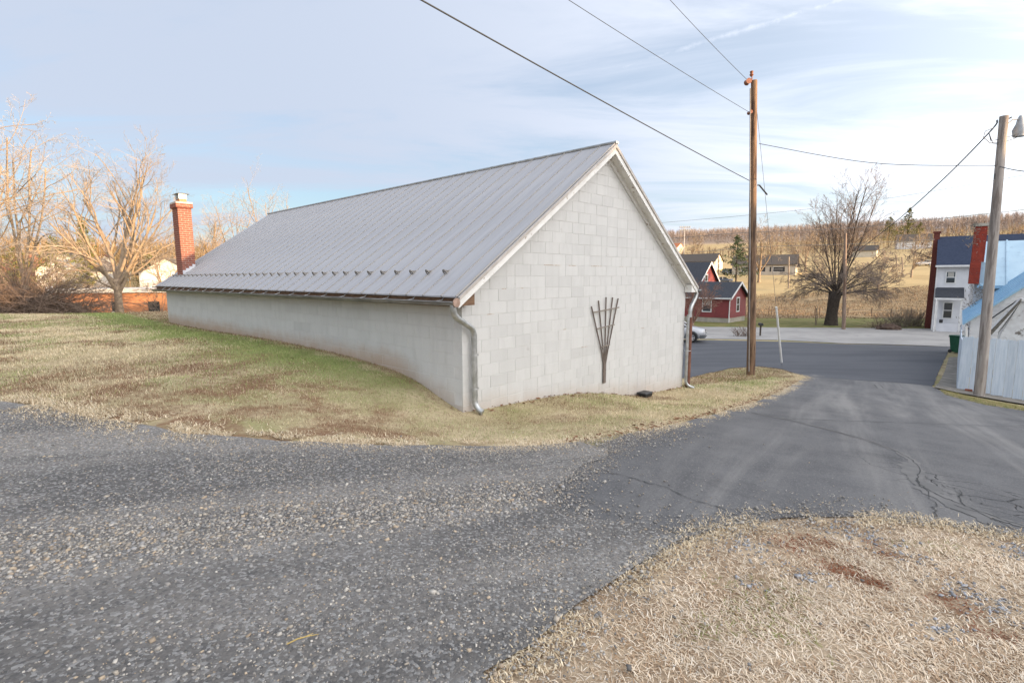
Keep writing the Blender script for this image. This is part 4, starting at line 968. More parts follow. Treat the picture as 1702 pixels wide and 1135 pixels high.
# low peeling shed roof just over the fence
M_peel = mat('peeling_white', (.68,.68,.67), (.56,.55,.54), 3, .9, .5, 14, c3=(.16,.14,.12), c3s=4, c3t=(.56,.66))
SO = on(atf(1650, 600, 19.0)); SF = Frame(SO, R(-40))
shed = thing('low_shed', 'low shed with peeling white roof showing over the plank fence', 'shed', SO, R(-40))
A = SF.at(1652, 558, .1); B = SF.at(1698, 503, .1); D = B+Vector((2.4,0,-.2))
w = MB(); w.prism([(A.x+.15,0),(D.x,0),(D.x,B.z-.2),(B.x+.05,B.z-.12),(A.x+.15,A.z-.02)], .25, .75); w.build('wall', M_wsid2, shed)
r = MB(); r.prism([(A.x-.05,A.z-.06),(B.x,B.z-.07),(B.x,B.z+.02),(A.x-.1,A.z+.03)], .1, .8); r.prism([(B.x+.003,B.z-.07),(D.x,B.z-.27),(D.x,B.z-.18),(B.x+.003,B.z+.02)], .1, .8)
r.build('roof', M_peel, shed); MB().prism([(A.x-.06,A.z-.1),(B.x,B.z-.1),(B.x,B.z+.03),(A.x-.12,A.z+.03)], .05, .097).build('mossy_edge', mat('mossy_roof_edge', (.1,.09,.075), (.17,.155,.13), 14, .95, .6, 20), shed)
MB().prism([(A.x+.16,A.z-.35),(D.x,A.z-.35),(D.x,B.z-.29),(B.x,B.z-.12),(A.x+.2,A.z-.07)], .19, .245).build('gable_boards', M_peel, shed)
# green wheeled bin
gb = on(atf(1592, 582, 29.5)); bin_ = thing('wheeled_bin', 'dark green wheeled rubbish bin at the end of the plank fence', 'bin', gb, .3)
M_green = mat('green_plastic', (.015,.09,.045), (.02,.11,.055), 5, .5)
b_ = MB(); b_.add([(-.2,-.24,.05),(.2,-.24,.05),(.2,.24,.05),(-.2,.24,.05),(-.28,-.32,.95),(.28,-.32,.95),(.28,.32,.95),(-.28,.32,.95)], [(0,1,2,3),(4,5,6,7),(0,1,5,4),(1,2,6,5),(2,3,7,6),(3,0,4,7)]); b_.build('body', M_green, bin_)
MB().bbox((-.3,-.35,.955),(.3,.36,1.03),.03).build('lid', M_green, bin_); MB().tube([(-.26,.38,.93),(.26,.38,.93)], .02, 6).build('handle', M_green, bin_)
for xx in (-.26,.22): MB().tube([(xx,.25,.1),(xx+.05,.25,.1)], .1, 10).build('wheel', MP, bin_)

# far houses on the slope
M_beige = mat('beige_siding', (.52,.46,.38), (.46,.41,.34), 1, .8); M_cream = mat('cream_wall', (.62,.56,.45), (.55,.5,.4), 1, .8)
def far_house(px_, py_, f, rz, L, Wd, whh, rise, wm, rm, name, label, wins=(), **k):
    p = on(atf(px_, py_, f)); return gable_house(name, label, p, rz, L, Wd, whh, rise, wm, rm, .4, M_found, .0, False, wins=wins, trim=False, **k)
ranch, _, _ = far_house(1322, 467, 140, R(58), 16, 8.5, 3.0, 2.6, M_beige, M_sh_brown, 'ranch_house', 'long beige ranch house with brown roof on the far slope',
    wins=(('l', 4.2, 1.0, 2.4, 1.2), ('l', 8.5, 1.0, 1.8, 1.2), ('l', 12.5, 1.0, 1.8, 1.2)))
for z in (2.6, 5.9, 7.4, 9.6):
    MB().box((-.06,z,.95),(-.01,z+.4,2.25)).build('shutter', mat('dark_shutter', (.03,.03,.035)), ranch)
far_house(1188, 447, 165, R(50), 13, 8, 3.2, 2.4, M_cream, M_sh_brown, 'far_house', 'cream house with brown roof behind the dark evergreen', wins=(('l',4,1,1.6,1.2),('g',4,1,1.4,1.2)))
far_house(1126, 412, 330, R(50), 16, 12, 4, 3, M_cream, mat('orange_roof', (.5,.17,.07), (.42,.14,.06), 2), 'far_house', 'distant house with orange roof at the field edge')
far_house(1548, 433, 260, R(60), 14, 9, 4, 3.5, mat('far_white', (.72,.72,.72)), M_sh_brown, 'far_house', 'distant white gabled house above the field left of navy roof', wins=(('g',4.5,1,1.6,1.4),))
far_house(1455, 457, 210, R(50), 9, 6, 2.8, 2, M_cream, M_sh_brown, 'far_house', 'tiny cream house beyond the bare tree, near the field track')

# ------------------------------------------------------------------ left: brick outbuilding, pedestal, far houses
BBY = 37.0
bl = atf(92, 520, BBY); br2 = atf(272, 520, BBY)
bbz = h1(bl.x+3, BBY)-.3
bb_ = thing('brick_outbuilding', 'low orange brick outbuilding with flat white edged roof behind the lawn', 'outbuilding', (bl.x, BBY, bbz), R(4))
LW = (br2-bl).length; ht = atf(180, 482, BBY).z-bbz
M_ob = mat('orange_brick', (.52,.25,.13), (.45,.2,.1), 5, .9, .4, 30, c3=(.46,.24,.13), c3s=.8)
w = MB(); w.box((0,0,-1),(LW,5,ht)); bwall = w.build('wall', M_ob, bb_)
MB().box((-.25,-.3,ht),(LW+.3,5.2,ht+.28)).build('roof', mat('white_fascia', (.66,.64,.6), (.5,.48,.45), 4, .8, c3=(.35,.3,.25), c3s=3), bb_)
MB().box((-.28,-.25,-1),(-.02,.1,ht+.5)).build('corner_pier', M_whitewood, bb_)
MB().box((1.25,-.02,-1),(1.85,-.003,ht-.7)).build('blocked_doorway', mat('grey_infill', (.36,.3,.24), (.28,.23,.18), 4), bb_)
for px_, w0 in ((190, .72), (249, .78)):
    x = (atf(px_, 500, BBY)-bl).x; z0 = atf(px_, 514, BBY).z-bbz
    f = MB(); f.box((x-w0/2,-.03,z0),(x+w0/2,-.003,z0+.72)); fo = f.build('window', M_glass, bb_)
    s_ = MB()
    for k in (.33,.66): s_.box((x-w0/2,-.045,z0+.72*k-.012),(x+w0/2,-.031,z0+.72*k+.012)); s_.box((x-w0/2+w0*k-.012,-.047,z0),(x-w0/2+w0*k+.012,-.0455,z0+.72))
    s_.build('muntin', mat('dark_muntin', (.08,.07,.07)), fo)
    MB().box((x-w0/2-.04,-.06,z0-.22),(x+w0/2+.04,-.003,z0-.003)).build('sill', M_whitewood, fo)
pd = gp(9, 508); ped = thing('utility_pedestal', 'short white square utility pedestal on the lawn at the far left', 'pedestal', pd)
hh = .55*pd.y/17; MB().bbox((-.13,-.1,0),(.13,.1,hh),.02).build('housing', mat('pedestal_white', (.72,.73,.72)), ped); MB().bbox((-.14,-.11,hh+.002),(.14,.11,hh+.06),.02).build('cap', mat('pedestal_cap', (.4,.42,.4)), ped)
M_fw = mat('far_wall_white', (.7,.66,.58), (.6,.56,.5), 1)
far_house(232, 458, 75, R(20), 8, 7, 4.2, 2.2, M_fw, M_sh_brown, 'hillside_house', 'white gabled house seen through the bare tree branches', wins=(('g',2,1,1,1.3),('g',5,1,1,1.3),('l',4,1,1,1.3)))
far_house(262, 452, 95, R(35), 9, 7, 4, 2.4, M_cream, mat('far_red_roof', (.35,.16,.1)), 'hillside_house', 'cream house with reddish roof beside the brick chimney', wins=(('g',3.5,1,1.4,1.3),))
far_house(60, 452, 80, R(15), 9, 8, 4, 2.6, M_fw, M_sh_brown, 'hillside_house', 'pale house hidden in the golden trees at far left', wins=(('g',3,1,1.2,1.3),))
far_house(5, 447, 90, R(25), 10, 8, 4, 2.4, mat('far_brick', (.4,.2,.13), (.33,.16,.1), 3), M_sh_brown, 'hillside_house', 'reddish house at the very left edge behind brush')
far_house(140, 446, 110, R(30), 9, 7, 3.5, 2.4, M_fw, mat('far_maroon', (.16,.06,.05)), 'hillside_house', 'pale house with maroon roof above the brick outbuilding')

# ------------------------------------------------------------------ trees
class TB:
    def __init__(s, rg): s.rg = rg; s.big = MB(); s.tw = MB(); s.thr = .03
    def seg(s, pts, rs):
        r = max(rs); n = 7 if r > .12 else 5 if r > .04 else 3
        (s.big if r > s.thr else s.tw).tube(pts, rs, n, cap=False)
    def limb(s, p, d, L, r, lev, P):
        rg = s.rg; n = 5 if lev < 2 else 3 if lev < 4 else 2; pts = [p]; rs = [r]; ds = []
        tip = P['tip'] if lev >= P['lev'] else r*P.get('taper', .5)
        for k in range(n):
            cz = P['curl'][min(lev, len(P['curl'])-1)]
            d = (d + Vector((rg.gauss(0,cz), rg.gauss(0,cz), rg.gauss(0,cz)+P['up'][min(lev, len(P['up'])-1)]))).normalized()
            p = p + d*(L/n); pts.append(p); rs.append(r+(tip-r)*(k+1)/n); ds.append(d)
        s.seg(pts, rs)
        if lev >= P['lev']: return
        nk = P['kids'][lev]
        for k in range(nk):
            f = P.get('f0', .3)+(1-P.get('f0', .3))*(k+rg.random()*.8)/nk; i = min(n-1, int(f*n)); q = pts[i].lerp(pts[i+1], f*n-i if f < 1 else 1)
            dd = ds[i]; ax = dd.orthogonal().normalized(); ax.rotate(Matrix.Rotation(rg.uniform(0, 2*math.pi), 3, dd))
            c = dd.copy(); c.rotate(Matrix.Rotation(R(rg.uniform(*P['ang'])), 3, ax))
            rr_ = (r+(tip-r)*f)*rg.uniform(.5, .75)
            s.limb(q, c, L*P['ratio']*rg.uniform(.75, 1.2)*(1.25-.5*f), max(rr_, P['tip']), lev+1, P)
M_bark_g = mat('pale_bark', (.36,.27,.18), (.26,.195,.135), 6, .9, .5, 20, c3=(.2,.15,.11), c3s=3)
M_bark_d = mat('dark_bark', (.075,.058,.045), (.045,.036,.03), 6, .95, .6, 15)
M_twig_g = mat('pale_twigs', (.34,.275,.21), (.27,.215,.165), 3); M_twig_d = mat('brown_twigs', (.2,.155,.125), (.155,.12,.1), 3)
M_twig_w = mat('white_twigs', (.38,.325,.27), (.31,.265,.22), 3)
def tree(name, label, base, trunkL, r, limbs, P, mb, mt, seed, lean=(0,0), group=None, thr=.03):
    rg = random.Random(seed); t = thing(name, label, 'tree', base, 0, group); T = TB(rg); T.thr = thr
    top = Vector((lean[0], lean[1], trunkL)); pts = [Vector((0,0,-.4)), Vector((0,0,.05)), top*.35, top*.7, top]
    T.big.tube(pts, [r*1.5, r*1.3, r*1.02, r*.95, r*.98], 10)
    for (az, el, L, rr_) in limbs:
        d = Vector((math.sin(R(az))*math.cos(R(el)), math.cos(R(az))*math.cos(R(el)), math.sin(R(el))))
        T.limb(top*(1-rg.uniform(.0,.12 if el > 65 else .5)), d, L, rr_, 0, P)
    T.big.build('trunk', mb, t, smooth=True); T.tw.build('crown', mt, t); return t
tb = atf(200, 521, 30); tb.z = h1(tb.x, tb.y)
Pm = dict(lev=4, kids=[6,5,4,3], ratio=.5, curl=[.09,.13,.16,.2], up=[.07,.05,.03,.02], ang=(18,48), tip=.005, taper=.36, f0=.25)
tree('bare_tree', 'spreading bare tree with pale limbs on the lawn before the brick outbuilding', tb, 2.3, .2,
     [(-80,42,4.6,.11),(-60,58,6.0,.13),(-10,78,6.6,.13),(60,66,6.4,.12),(85,46,5.2,.11),(95,20,3.6,.08),(170,60,5.4,.1),(200,40,4.4,.09),(20,50,5,.1),(-100,24,3.0,.06),(-30,68,6.2,.11),(100,60,5.6,.1)],
     Pm, M_bark_g, M_twig_g, 3)
Pt = dict(lev=4, kids=[8,4,4,3], ratio=.42, curl=[.06,.14,.18,.2], up=[.04,.03,.03,.02], ang=(25,60), tip=.008, taper=.4, f0=.3)
def edge_tree(px_, f, Htot, seed, label, lean=0, nl=5, mb=M_bark_g, mt=M_twig_w, r=.25, P=Pt):
    b = atf(px_, 500, f); b.z = h1(b.x, b.y); rg = random.Random(seed)
    lim = [(rg.uniform(0,360), rg.uniform(60,86), Htot*rg.uniform(.6,.85), r*.42) for _ in range(nl)] + [(rg.uniform(0,360), rg.uniform(20,55), Htot*.42, r*.25) for _ in range(3)]
    tree('bare_tree', label, b, Htot*.22, r, lim, P, mb, mt, seed, (lean, 0), 'bare trees left of the garage')
edge_tree(28, 38, 13, 21, 'tall slender bare tree with golden trunk near the left edge', .8)
edge_tree(-45, 32, 13.5, 22, 'tall bare tree reaching in from the left frame edge', .3, 6)
edge_tree(350, 85, 12.5, 25, 'bare treetop showing right of the brick chimney', 0, 5, M_bark_g, M_twig_w)
edge_tree(400, 95, 15, 27, 'bare treetop just above the far end of the metal roof', 0, 5, M_bark_g, M_twig_w)
edge_tree(275, 68, 9, 28, 'small bare tree behind the brick chimney', 0, 4)
edge_tree(455, 90, 18, 29, 'faint bare treetop peeking over the ridge of the metal roof', 0, 4, M_bark_g, M_twig_w)
# small saplings by the brick building corner
edge_tree(268, 34, 3.2, 31, 'thin sapling against the garage end and brick outbuilding', 0, 3, M_bark_d, M_twig_d, .05)

# the big tree across the street: thick dark trunk, drooping skirts, tall upright shoots
wb = on(atz(1381, 545, -3.4)); Pw = dict(lev=4, kids=[8,6,5,4], ratio=.48, curl=[.08,.12,.16,.18], up=[-.05,-.07,-.06,-.05], ang=(15,45), tip=.007, taper=.35, f0=.2)
rg = random.Random(5)
wt = thing('bare_tree', 'big bare tree with thick dark trunk and drooping twigs across the street', 'tree', wb)
T = TB(rg); T.thr = .05
top = Vector((.25, 0, 3.4)); T.big.tube([Vector((0,0,-.5)), Vector((0,0,.1)), Vector((.02,0,1.2)), Vector((.12,0,2.5)), top], [.75,.62,.5,.52,.62], 12)
for k in range(15):
    az = 360*k/15+rg.uniform(-10,10); el = rg.uniform(18,48)
    d = Vector((math.sin(R(az))*math.cos(R(el)), math.cos(R(az))*math.cos(R(el)), math.sin(R(el))))
    T.limb(top+Vector((d.x*.3, d.y*.3, rg.uniform(-.5,.3))), d, rg.uniform(3.6,5.5), rg.uniform(.055,.09), 0, Pw)
Pu = dict(lev=4, kids=[10,6,5,3], ratio=.36, curl=[.05,.1,.14,.18], up=[.05,.05,.03,.02], ang=(15,40), tip=.007, taper=.35, f0=.25)
for (az, el, L, rr_) in ((88,75,10.4,.11),(95,82,9.8,.09),(75,78,9.6,.075),(100,70,9.6,.08),(-80,82,8.6,.09),(-70,77,7.6,.07),(-90,72,6.4,.06),(10,84,7.6,.07),(190,80,7,.07),(60,70,7.0,.06),(-30,78,6.8,.06),(130,70,6,.06)):
    d = Vector((math.sin(R(az))*math.cos(R(el)), math.cos(R(az))*math.cos(R(el)), math.sin(R(el))))
    T.limb(top+Vector((d.x*.5, d.y*.5, .1)), d, L, rr_, 0, Pu)
T.big.build('trunk', M_bark_d, wt, smooth=True); T.tw.build('crown', M_twig_d, wt)
def misc_tree(px_, py_, f, Ht, seed, label, mb=M_bark_d, mt=M_twig_d, r=.2, nl=6, P=Pt, group='bare trees beyond the street', el=(45,85)):
    b = on(atf(px_, py_, f)); rg = random.Random(seed)
    lim = [(rg.uniform(0,360), rg.uniform(*el), Ht*rg.uniform(.55,.8), r*.5) for _ in range(nl)]
    tree('bare_tree', label, b, Ht*.2, r, lim, P, mb, mt, seed, (0,0), group, thr=.05)
Pf = dict(Pt, lev=3, tip=.03, kids=[7,5,5]); Pf2 = dict(Pt, lev=3, tip=.02, kids=[7,5,5])
misc_tree(1262, 470, 125, 14, 41, 'round orange brown bare tree just right of the brown pole', M_bark_g, M_twig_g, .3, 8, Pf)
misc_tree(1700, 440, 48, 11.5, 42, 'dark bare tree at the right edge above the navy roof', r=.28, nl=8, P=Pf2)
misc_tree(1150, 440, 190, 12, 43, 'thin bare tree in front of the golden field', M_bark_g, M_twig_g, .25, 6, Pf)
misc_tree(1515, 468, 120, 9, 44, 'small bare tree by the field track left of white house', M_bark_g, M_twig_g, .2, 6, Pf)
misc_tree(1460, 480, 100, 8, 45, 'bushy bare tree at the field edge behind big tree', M_bark_g, M_twig_g, .2, 8, Pf, el=(20,80))
misc_tree(1340, 440, 150, 12, 46, 'bare tree standing behind the ranch house gable', M_bark_g, M_twig_g, .25, 7, Pf)
misc_tree(1152, 545, 47, 4.6, 47, 'brownish shrub tree beside the red house wing', M_bark_g, mat('rusty_twigs', (.24,.13,.09), (.18,.1,.07), 4), .09, 9, dict(Pt, lev=3, tip=.008, kids=[8,6,5]), None, (35,80))
def twiggy(name, label, base, n, Lr, wid, m, seed, arch=.25, r=.012, cat='shrub', el=(25,80), group=None):
    rg = random.Random(seed); t = thing(name, label, cat, base, 0, group); mb_ = MB()
    for k in range(n):
        a = rg.uniform(0,2*math.pi); e = R(rg.uniform(*el)); p = Vector((rg.gauss(0,wid), rg.gauss(0,wid*.6), 0)); p.z = h1(base[0]+p.x, base[1]+p.y)-base[2]-.05
        d = Vector((math.cos(a)*math.cos(e), math.sin(a)*math.cos(e), math.sin(e))); L = rg.uniform(*Lr); pts = [p]
        for q in range(5): d = (d+Vector((rg.gauss(0,.15), rg.gauss(0,.15), -arch*rg.random()))).normalized(); p = p+d*L/5; pts.append(p)
        mb_.tube(pts, [r, r*.9, r*.75, r*.6, r*.45, r*.25], 3, cap=False)
        for q in range(3):
            i = rg.randint(1,4); d2 = (pts[i]-pts[i-1]).normalized()+Vector((rg.gauss(0,.6), rg.gauss(0,.6), rg.gauss(0,.4))); p2 = pts[i]+d2.normalized()*L*.3
            mb_.tube([pts[i], pts[i].lerp(p2,.5)+Vector((0,0,.03)), p2], [r*.6, r*.45, r*.2], 3, cap=False)
    mb_.build('twigs', m, t); return t
M_brush = mat('brush', (.2,.14,.105), (.14,.1,.075), 3); M_brush2 = mat('brush_tan', (.3,.22,.15), (.22,.16,.11), 3)
p = on(atf(42, 505, 28)); twiggy('brush_thicket', 'tangled brown brush thicket at the left edge of the lawn', p, 760, (2.6,5.2), 1.5, M_brush, 51, .55, .016, 'thicket', (25,75))
p = on(atf(-30, 505, 26)); twiggy('brush_thicket', 'brush thicket cut off by the left frame edge', p, 300, (2.0,4.0), 1.3, M_brush, 52, .5, .016, 'thicket')
for i, (x, f, lb_) in enumerate(((110,50,'golden brush behind the left end of the brick outbuilding'),(160,54,'golden brush behind the middle of the brick outbuilding'),(60,46,'golden brush rising behind the dark thicket'),(225,58,'golden brush between the spreading tree and hillside houses'),(20,44,'golden brush at far left under the tall trees'))):
    p = on(atf(x, 500, f)); twiggy('golden_brush', lb_, p, 420, (1.8,4.2), 2.6, M_brush2, 60+i, .25, .02, 'brush', (40,85), 'golden brush on the left slope')
p = on(atf(1463, 541, 49)); twiggy('low_shrub', 'low dark shrub on the lawn across the street', p, 90, (.8,1.8), .5, M_brush, 70, .4, .014)
for i,(x,y,f,lb_) in enumerate(((1495,540,50,'grey twiggy bush, left of the pair before the white house'),(1520,538,51,'grey twiggy bush, right of the pair before the white house'))):
    p = on(atf(x,y,f)); twiggy('twiggy_bush', lb_, p, 140, (1.2,2.3), .5, mat('grey_twig', (.3,.25,.19), (.23,.19,.15)), 71+i, .1, .014, 'shrub', (45,85))
p = on(atf(1232, 566, 41)); twiggy('small_shrub', 'small bare shrub at the street edge near the brown pole', p, 60, (.7,1.4), .3, M_brush, 74, .1, .012, 'shrub', (40,80))
mp = on(atf(1478, 543, 47)); mo = MB(); rg = random.Random(8)
bm = bmesh.new(); bmesh.ops.create_icosphere(bm, subdivisions=3, radius=1)
for v in bm.verts: v.co = Vector((v.co.x*1.1, v.co.y*.7, max(v.co.z,-.2)*.5))*(1+.25*math.sin(v.co.x*5+v.co.y*7)*math.cos(v.co.z*6))
me = bpy.data.meshes.new('brush_heap'); bm.to_mesh(me); bm.free(); me.materials.append(mat('heap_dark', (.07,.045,.035), (.11,.075,.055), 6, .95, .8, 8)); o = bpy.data.objects.new('brush_heap', me); C.objects.link(o); o.location = mp; tag(o, 'low dark heap of brush on the lawn across the street', 'brush heap')

# conifers
def conifer(px_, py_, f, Ht, wd, seed, label, m1, sparse=1.0, group=None, name='pine_tree'):
    b = on(atf(px_, py_, f)); rg = np.random.default_rng(seed); t = thing(name, label, 'tree', b, 0, group)
    MB().tube([(0,0,-.3),(0,0,Ht*.5),(0,0,Ht*.98)], [Ht*.018,Ht*.012,Ht*.003], 7).build('trunk', M_bark_d, t)
    V = []; k = 0; nb = int(70*sparse)
    for i in range(nb):
        z = Ht*(.16+.84*(i/nb)**.9); rad = wd*(1-((z/Ht-.16)/.84))**.75*(.55+.6*rg.random())+.15; a = rg.random()*6.283
        d = np.array([math.cos(a), math.sin(a), .18]); n = int(26*(.4+rad/wd)); s_ = rg.random(n)**.6*rad
        c = np.array([0,0,z])+d*s_[:,None]+rg.normal(0, .09*rad+.06, (n,3))*np.array([1,1,.5])
        sz_ = Ht*.035
        e1 = rg.normal(0,1,(n,3)); e1 /= np.linalg.norm(e1,axis=1)[:,None]; e2 = rg.normal(0,1,(n,3)); e2 /= np.linalg.norm(e2,axis=1)[:,None]
        V.append(np.stack([c, c+e1*sz_, c+e2*sz_*.7], 1))
    V = np.concatenate(V).reshape(-1,3); npmesh('crown', V, np.arange(len(V)).reshape(-1,3), m1, None, t); return t
M_pine = mat('pine_needles', (.045,.07,.03), (.075,.1,.04), 2); M_pineg = mat('gold_pine', (.16,.15,.04), (.11,.115,.035), 2)
conifer(1224, 466, 120, 11.5, 4.0, 81, 'dark green pine standing left of the brown utility pole', M_pine)
for i,(x,f,h_,w_,l) in enumerate(((100,70,9,3.6,'golden green pine, right one of the left cluster'),(35,62,7.5,3.2,'golden green pine behind the thicket'),(150,80,12,2.2,'slim golden pine behind the spreading bare tree'),(315,85,8,3.5,'golden conifer just right of the brick chimney'),(255,78,7,2.6,'golden conifer left of the brick chimney'))):
    conifer(x, 500, f, h_, w_, 82+i, l, M_pineg, 1.0, 'golden conifers on the left slope')
for i,(x,f,h_,w_,l) in enumerate(((1475,300,17,7,'olive conifer clump on the far hillside, left one'),(1505,320,22,7,'taller olive conifer clump on the far hillside'),(1525,290,13,5,'small olive conifer above the distant white house'),(1672,80,9,5,'olive conifer right of the leaning pole'))):
    conifer(x, 440 if x != 1342 else 480, f, h_, w_, 90+i, l, M_pineg if x != 1342 else M_pine, 1.0, 'conifers on the far side')

# ------------------------------------------------------------------ far forest: one mass of bare trees on the hill
rg = np.random.default_rng(3)
def forest(name, label, azr, rr_, n, hr, cols, per=26, seed=1):
    rg = np.random.default_rng(seed)
    az = np.radians(rg.uniform(*azr, n)); r_ = np.sqrt(rg.uniform(rr_[0]**2, rr_[1]**2, n)); x = r_*np.sin(az); y = r_*np.cos(az); z = H(x, y)
    h_ = rg.uniform(*hr, n); base = np.stack([x,y,z],1)
    k = rg.random((n,per)); a = rg.uniform(0,6.283,(n,per)); f = rg.uniform(.15,.72,(n,per))
    st = base[:,None]+np.stack([np.zeros_like(f), np.zeros_like(f), f*h_[:,None]],-1)
    L = h_[:,None]*rg.uniform(.22,.42,(n,per)); el = rg.uniform(.1,1.35,(n,per))
    d = np.stack([np.cos(a)*np.cos(el), np.sin(a)*np.cos(el), np.sin(el)],-1); en = st+d*L[...,None]
    side = np.stack([-np.sin(a), np.cos(a), np.zeros_like(a)],-1)*(h_[:,None,None]*.008)
    sp = d*0; tri = np.stack([st-side, st+side, en],2).reshape(-1,3)
    tw_ = (h_*.007)[:,None]*np.stack([np.cos(az),-np.sin(az),0*az],1); tr_ = np.stack([base-tw_, base+tw_, base+np.stack([0*x,0*x,h_*.9],1)],1).reshape(-1,3)
    V = np.concatenate([tri, tr_]); F = np.arange(len(V)).reshape(-1,3)
    c0_ = np.array(cols)[rg.integers(0,len(cols),n)]*rg.uniform(.8,1.2,(n,1)); col = np.concatenate([np.repeat(c0_, per*3, 0), np.repeat(c0_*1.25, 3, 0)])
    o = npmesh(name, V, F, M_forest, col); return tag(o, label, 'forest', kind='stuff')
M_forest = attrmat('bare_forest', .95)
bc = [(.33,.265,.225),(.37,.3,.25),(.3,.25,.225),(.39,.31,.25)]
forest('hill_forest', 'leafless brown forest covering the far hilltop', (6,68), (520,800), 8500, (6,15), bc, 30, 1)
forest('hillside_trees', 'golden brown bare woods on the lower far hillside', (26,66), (290,500), 1000, (6,11), [(.32,.23,.14),(.36,.27,.15),(.28,.2,.13)], 30, 2)
forest('left_woods', 'golden bare woods behind the hillside houses at left', (-62,-20), (110,240), 1100, (7,12), [(.3,.2,.1),(.25,.17,.09),(.34,.25,.12)], 30, 4)
forest('hedgerow', 'brown hedgerow between the golden fields', (14,32), (262,285), 160, (4,8), [(.2,.14,.085)], 30, 5)

# ------------------------------------------------------------------ parking lot, cracks, joints
lot_poly = [g2(1339,630.5), g2(1430,637), g2(1490,641), g2(1549,647)] + rs_edge[5:] + lot_far[1:] + lot_left + strip_back[:-1]
M_lot = mat('newer_asphalt', (.07,.074,.084), (.092,.096,.106), .5, .85, .5, 70, coords='World', stretch=(.35,1.6,1), c3=(.16,.16,.165), c3s=.7, c3t=(.58,.78), dist=.01)
lot = sheet('parking_lot', densify(lot_poly, .8, .02, 3), .021, M_lot, 1.0)
def ribbon(name, pxs, w0, m, dz, seed, jit=.02, sub=6):
    rg = random.Random(seed); pts = []
    W_ = [gp(*p) for p in pxs]
    for a, b in zip(W_, W_[1:]):
        for k in range(sub): p = a.lerp(b, k/sub); pts.append(Vector((p.x+rg.uniform(-jit,jit), p.y+rg.uniform(-jit,jit), 0)))
    pts.append(W_[-1]); mb_ = MB(); vs = []
    for i, p in enumerate(pts):
        t = (pts[min(i+1,len(pts)-1)]-pts[max(i-1,0)]); t.z = 0; t.normalize(); s_ = Vector((-t.y,t.x,0)); w = w0*rg.uniform(.35,1.25)
        for q in (-1,1): v = p+s_*w*q; vs.append((v.x, v.y, h1(v.x,v.y)+dz))
    mb_.add(vs, [(2*i,2*i+1,2*i+3,2*i+2) for i in range(len(pts)-1)]); return mb_.build(name, m, driveway)
M_crack = mat('crack_black', (.03,.03,.03), (.05,.05,.05)); M_dust = mat('crack_dust', (.165,.16,.155), (.125,.123,.12), 4, .95, coords='World')
main_c = [(1250,690),(1310,703),(1380,720),(1440,738),(1490,757),(1515,772),(1528,790),(1520,806),(1535,818),(1570,836),(1610,853),(1660,873),(1702,884)]
ribbon('crack_dust', main_c, .055, M_dust, .0185, 1, .01)
ribbon('crack_dust', [(1505,775),(1520,800),(1540,822),(1590,850),(1660,885)], .11, M_dust, .0182, 7, .03)
ribbon('crack', main_c, .007, M_crack, .021, 2, .015)
ribbon('joint_line', [(1288,699),(1370,703),(1480,707),(1570,711),(1650,715),(1702,712),(1760,712)], .016, mat('pale_joint', (.2,.2,.2), (.15,.15,.15), 6), .0195, 3, .008)
ribbon('crack', [(985,783),(1020,792),(1060,803),(1100,816),(1150,836),(1190,850),(1225,866)], .005, M_crack, .021, 4, .02)
ribbon('crack', [(1520,806),(1540,828),(1552,850),(1556,868)], .005, M_crack, .021, 5, .02)
ribbon('crack', [(1535,800),(1560,812),(1600,835),(1640,850),(1702,862)], .005, M_crack, .021, 6, .03)
ribbon('crack', [(1590,850),(1640,868),(1690,892)], .005, M_crack, .021, 8, .03)
ribbon('crack', [(1575,815),(1590,822),(1600,848)], .006, M_crack, .021, 9, .03)
ribbon('crack', [(1452,644),(1458,650)], .012, M_crack, .021, 10, .01); ribbon('crack', [(1462,645),(1468,650)], .012, M_crack, .021, 11, .01)

# ------------------------------------------------------------------ vehicles
def rounded_loft(st, n=14, e=.32):
    """stations (x, zlo, zhi, hw): superellipse-like sections"""
    m = MB(); rings = []
    for (x, zl, zh, hw) in st:
        zc_, hz = (zl+zh)/2, (zh-zl)/2
        rings.append([(x, hw*math.copysign(abs(math.cos(q))**e, math.cos(q)), zc_+hz*math.copysign(abs(math.sin(q))**e, math.sin(q))) for q in [2*math.pi*(k+.5)/n for k in range(n)]])
    o = [v for r_ in rings for v in r_]; f = []
    for i in range(len(st)-1):
        for k in range(n): f.append((i*n+k, i*n+(k+1) % n, (i+1)*n+(k+1) % n, (i+1)*n+k))
    f.append(tuple(range(n))); f.append(tuple((len(st)-1)*n+k for k in range(n))); m.add(o, f); return m
M_tyre = mat('tyre_rubber', (.02,.02,.02), (.03,.03,.03), 9, .9); M_rim = mat('alloy_rim', (.55,.55,.56), (.45,.45,.46), 9, .35, metal=.7)
M_clad = mat('grey_cladding', (.09,.095,.1), (.11,.115,.12), 5, .7)
M_hl = mat('headlight_lens', (.62,.6,.56), (.5,.49,.47), 12, .12)
def paint(name, c):
    m = mat(name, c, tuple(k*.93 for k in c), 2, .3, metal=.35); m.node_tree.nodes['Principled BSDF'].inputs['Coat Weight'].default_value = .6; return m
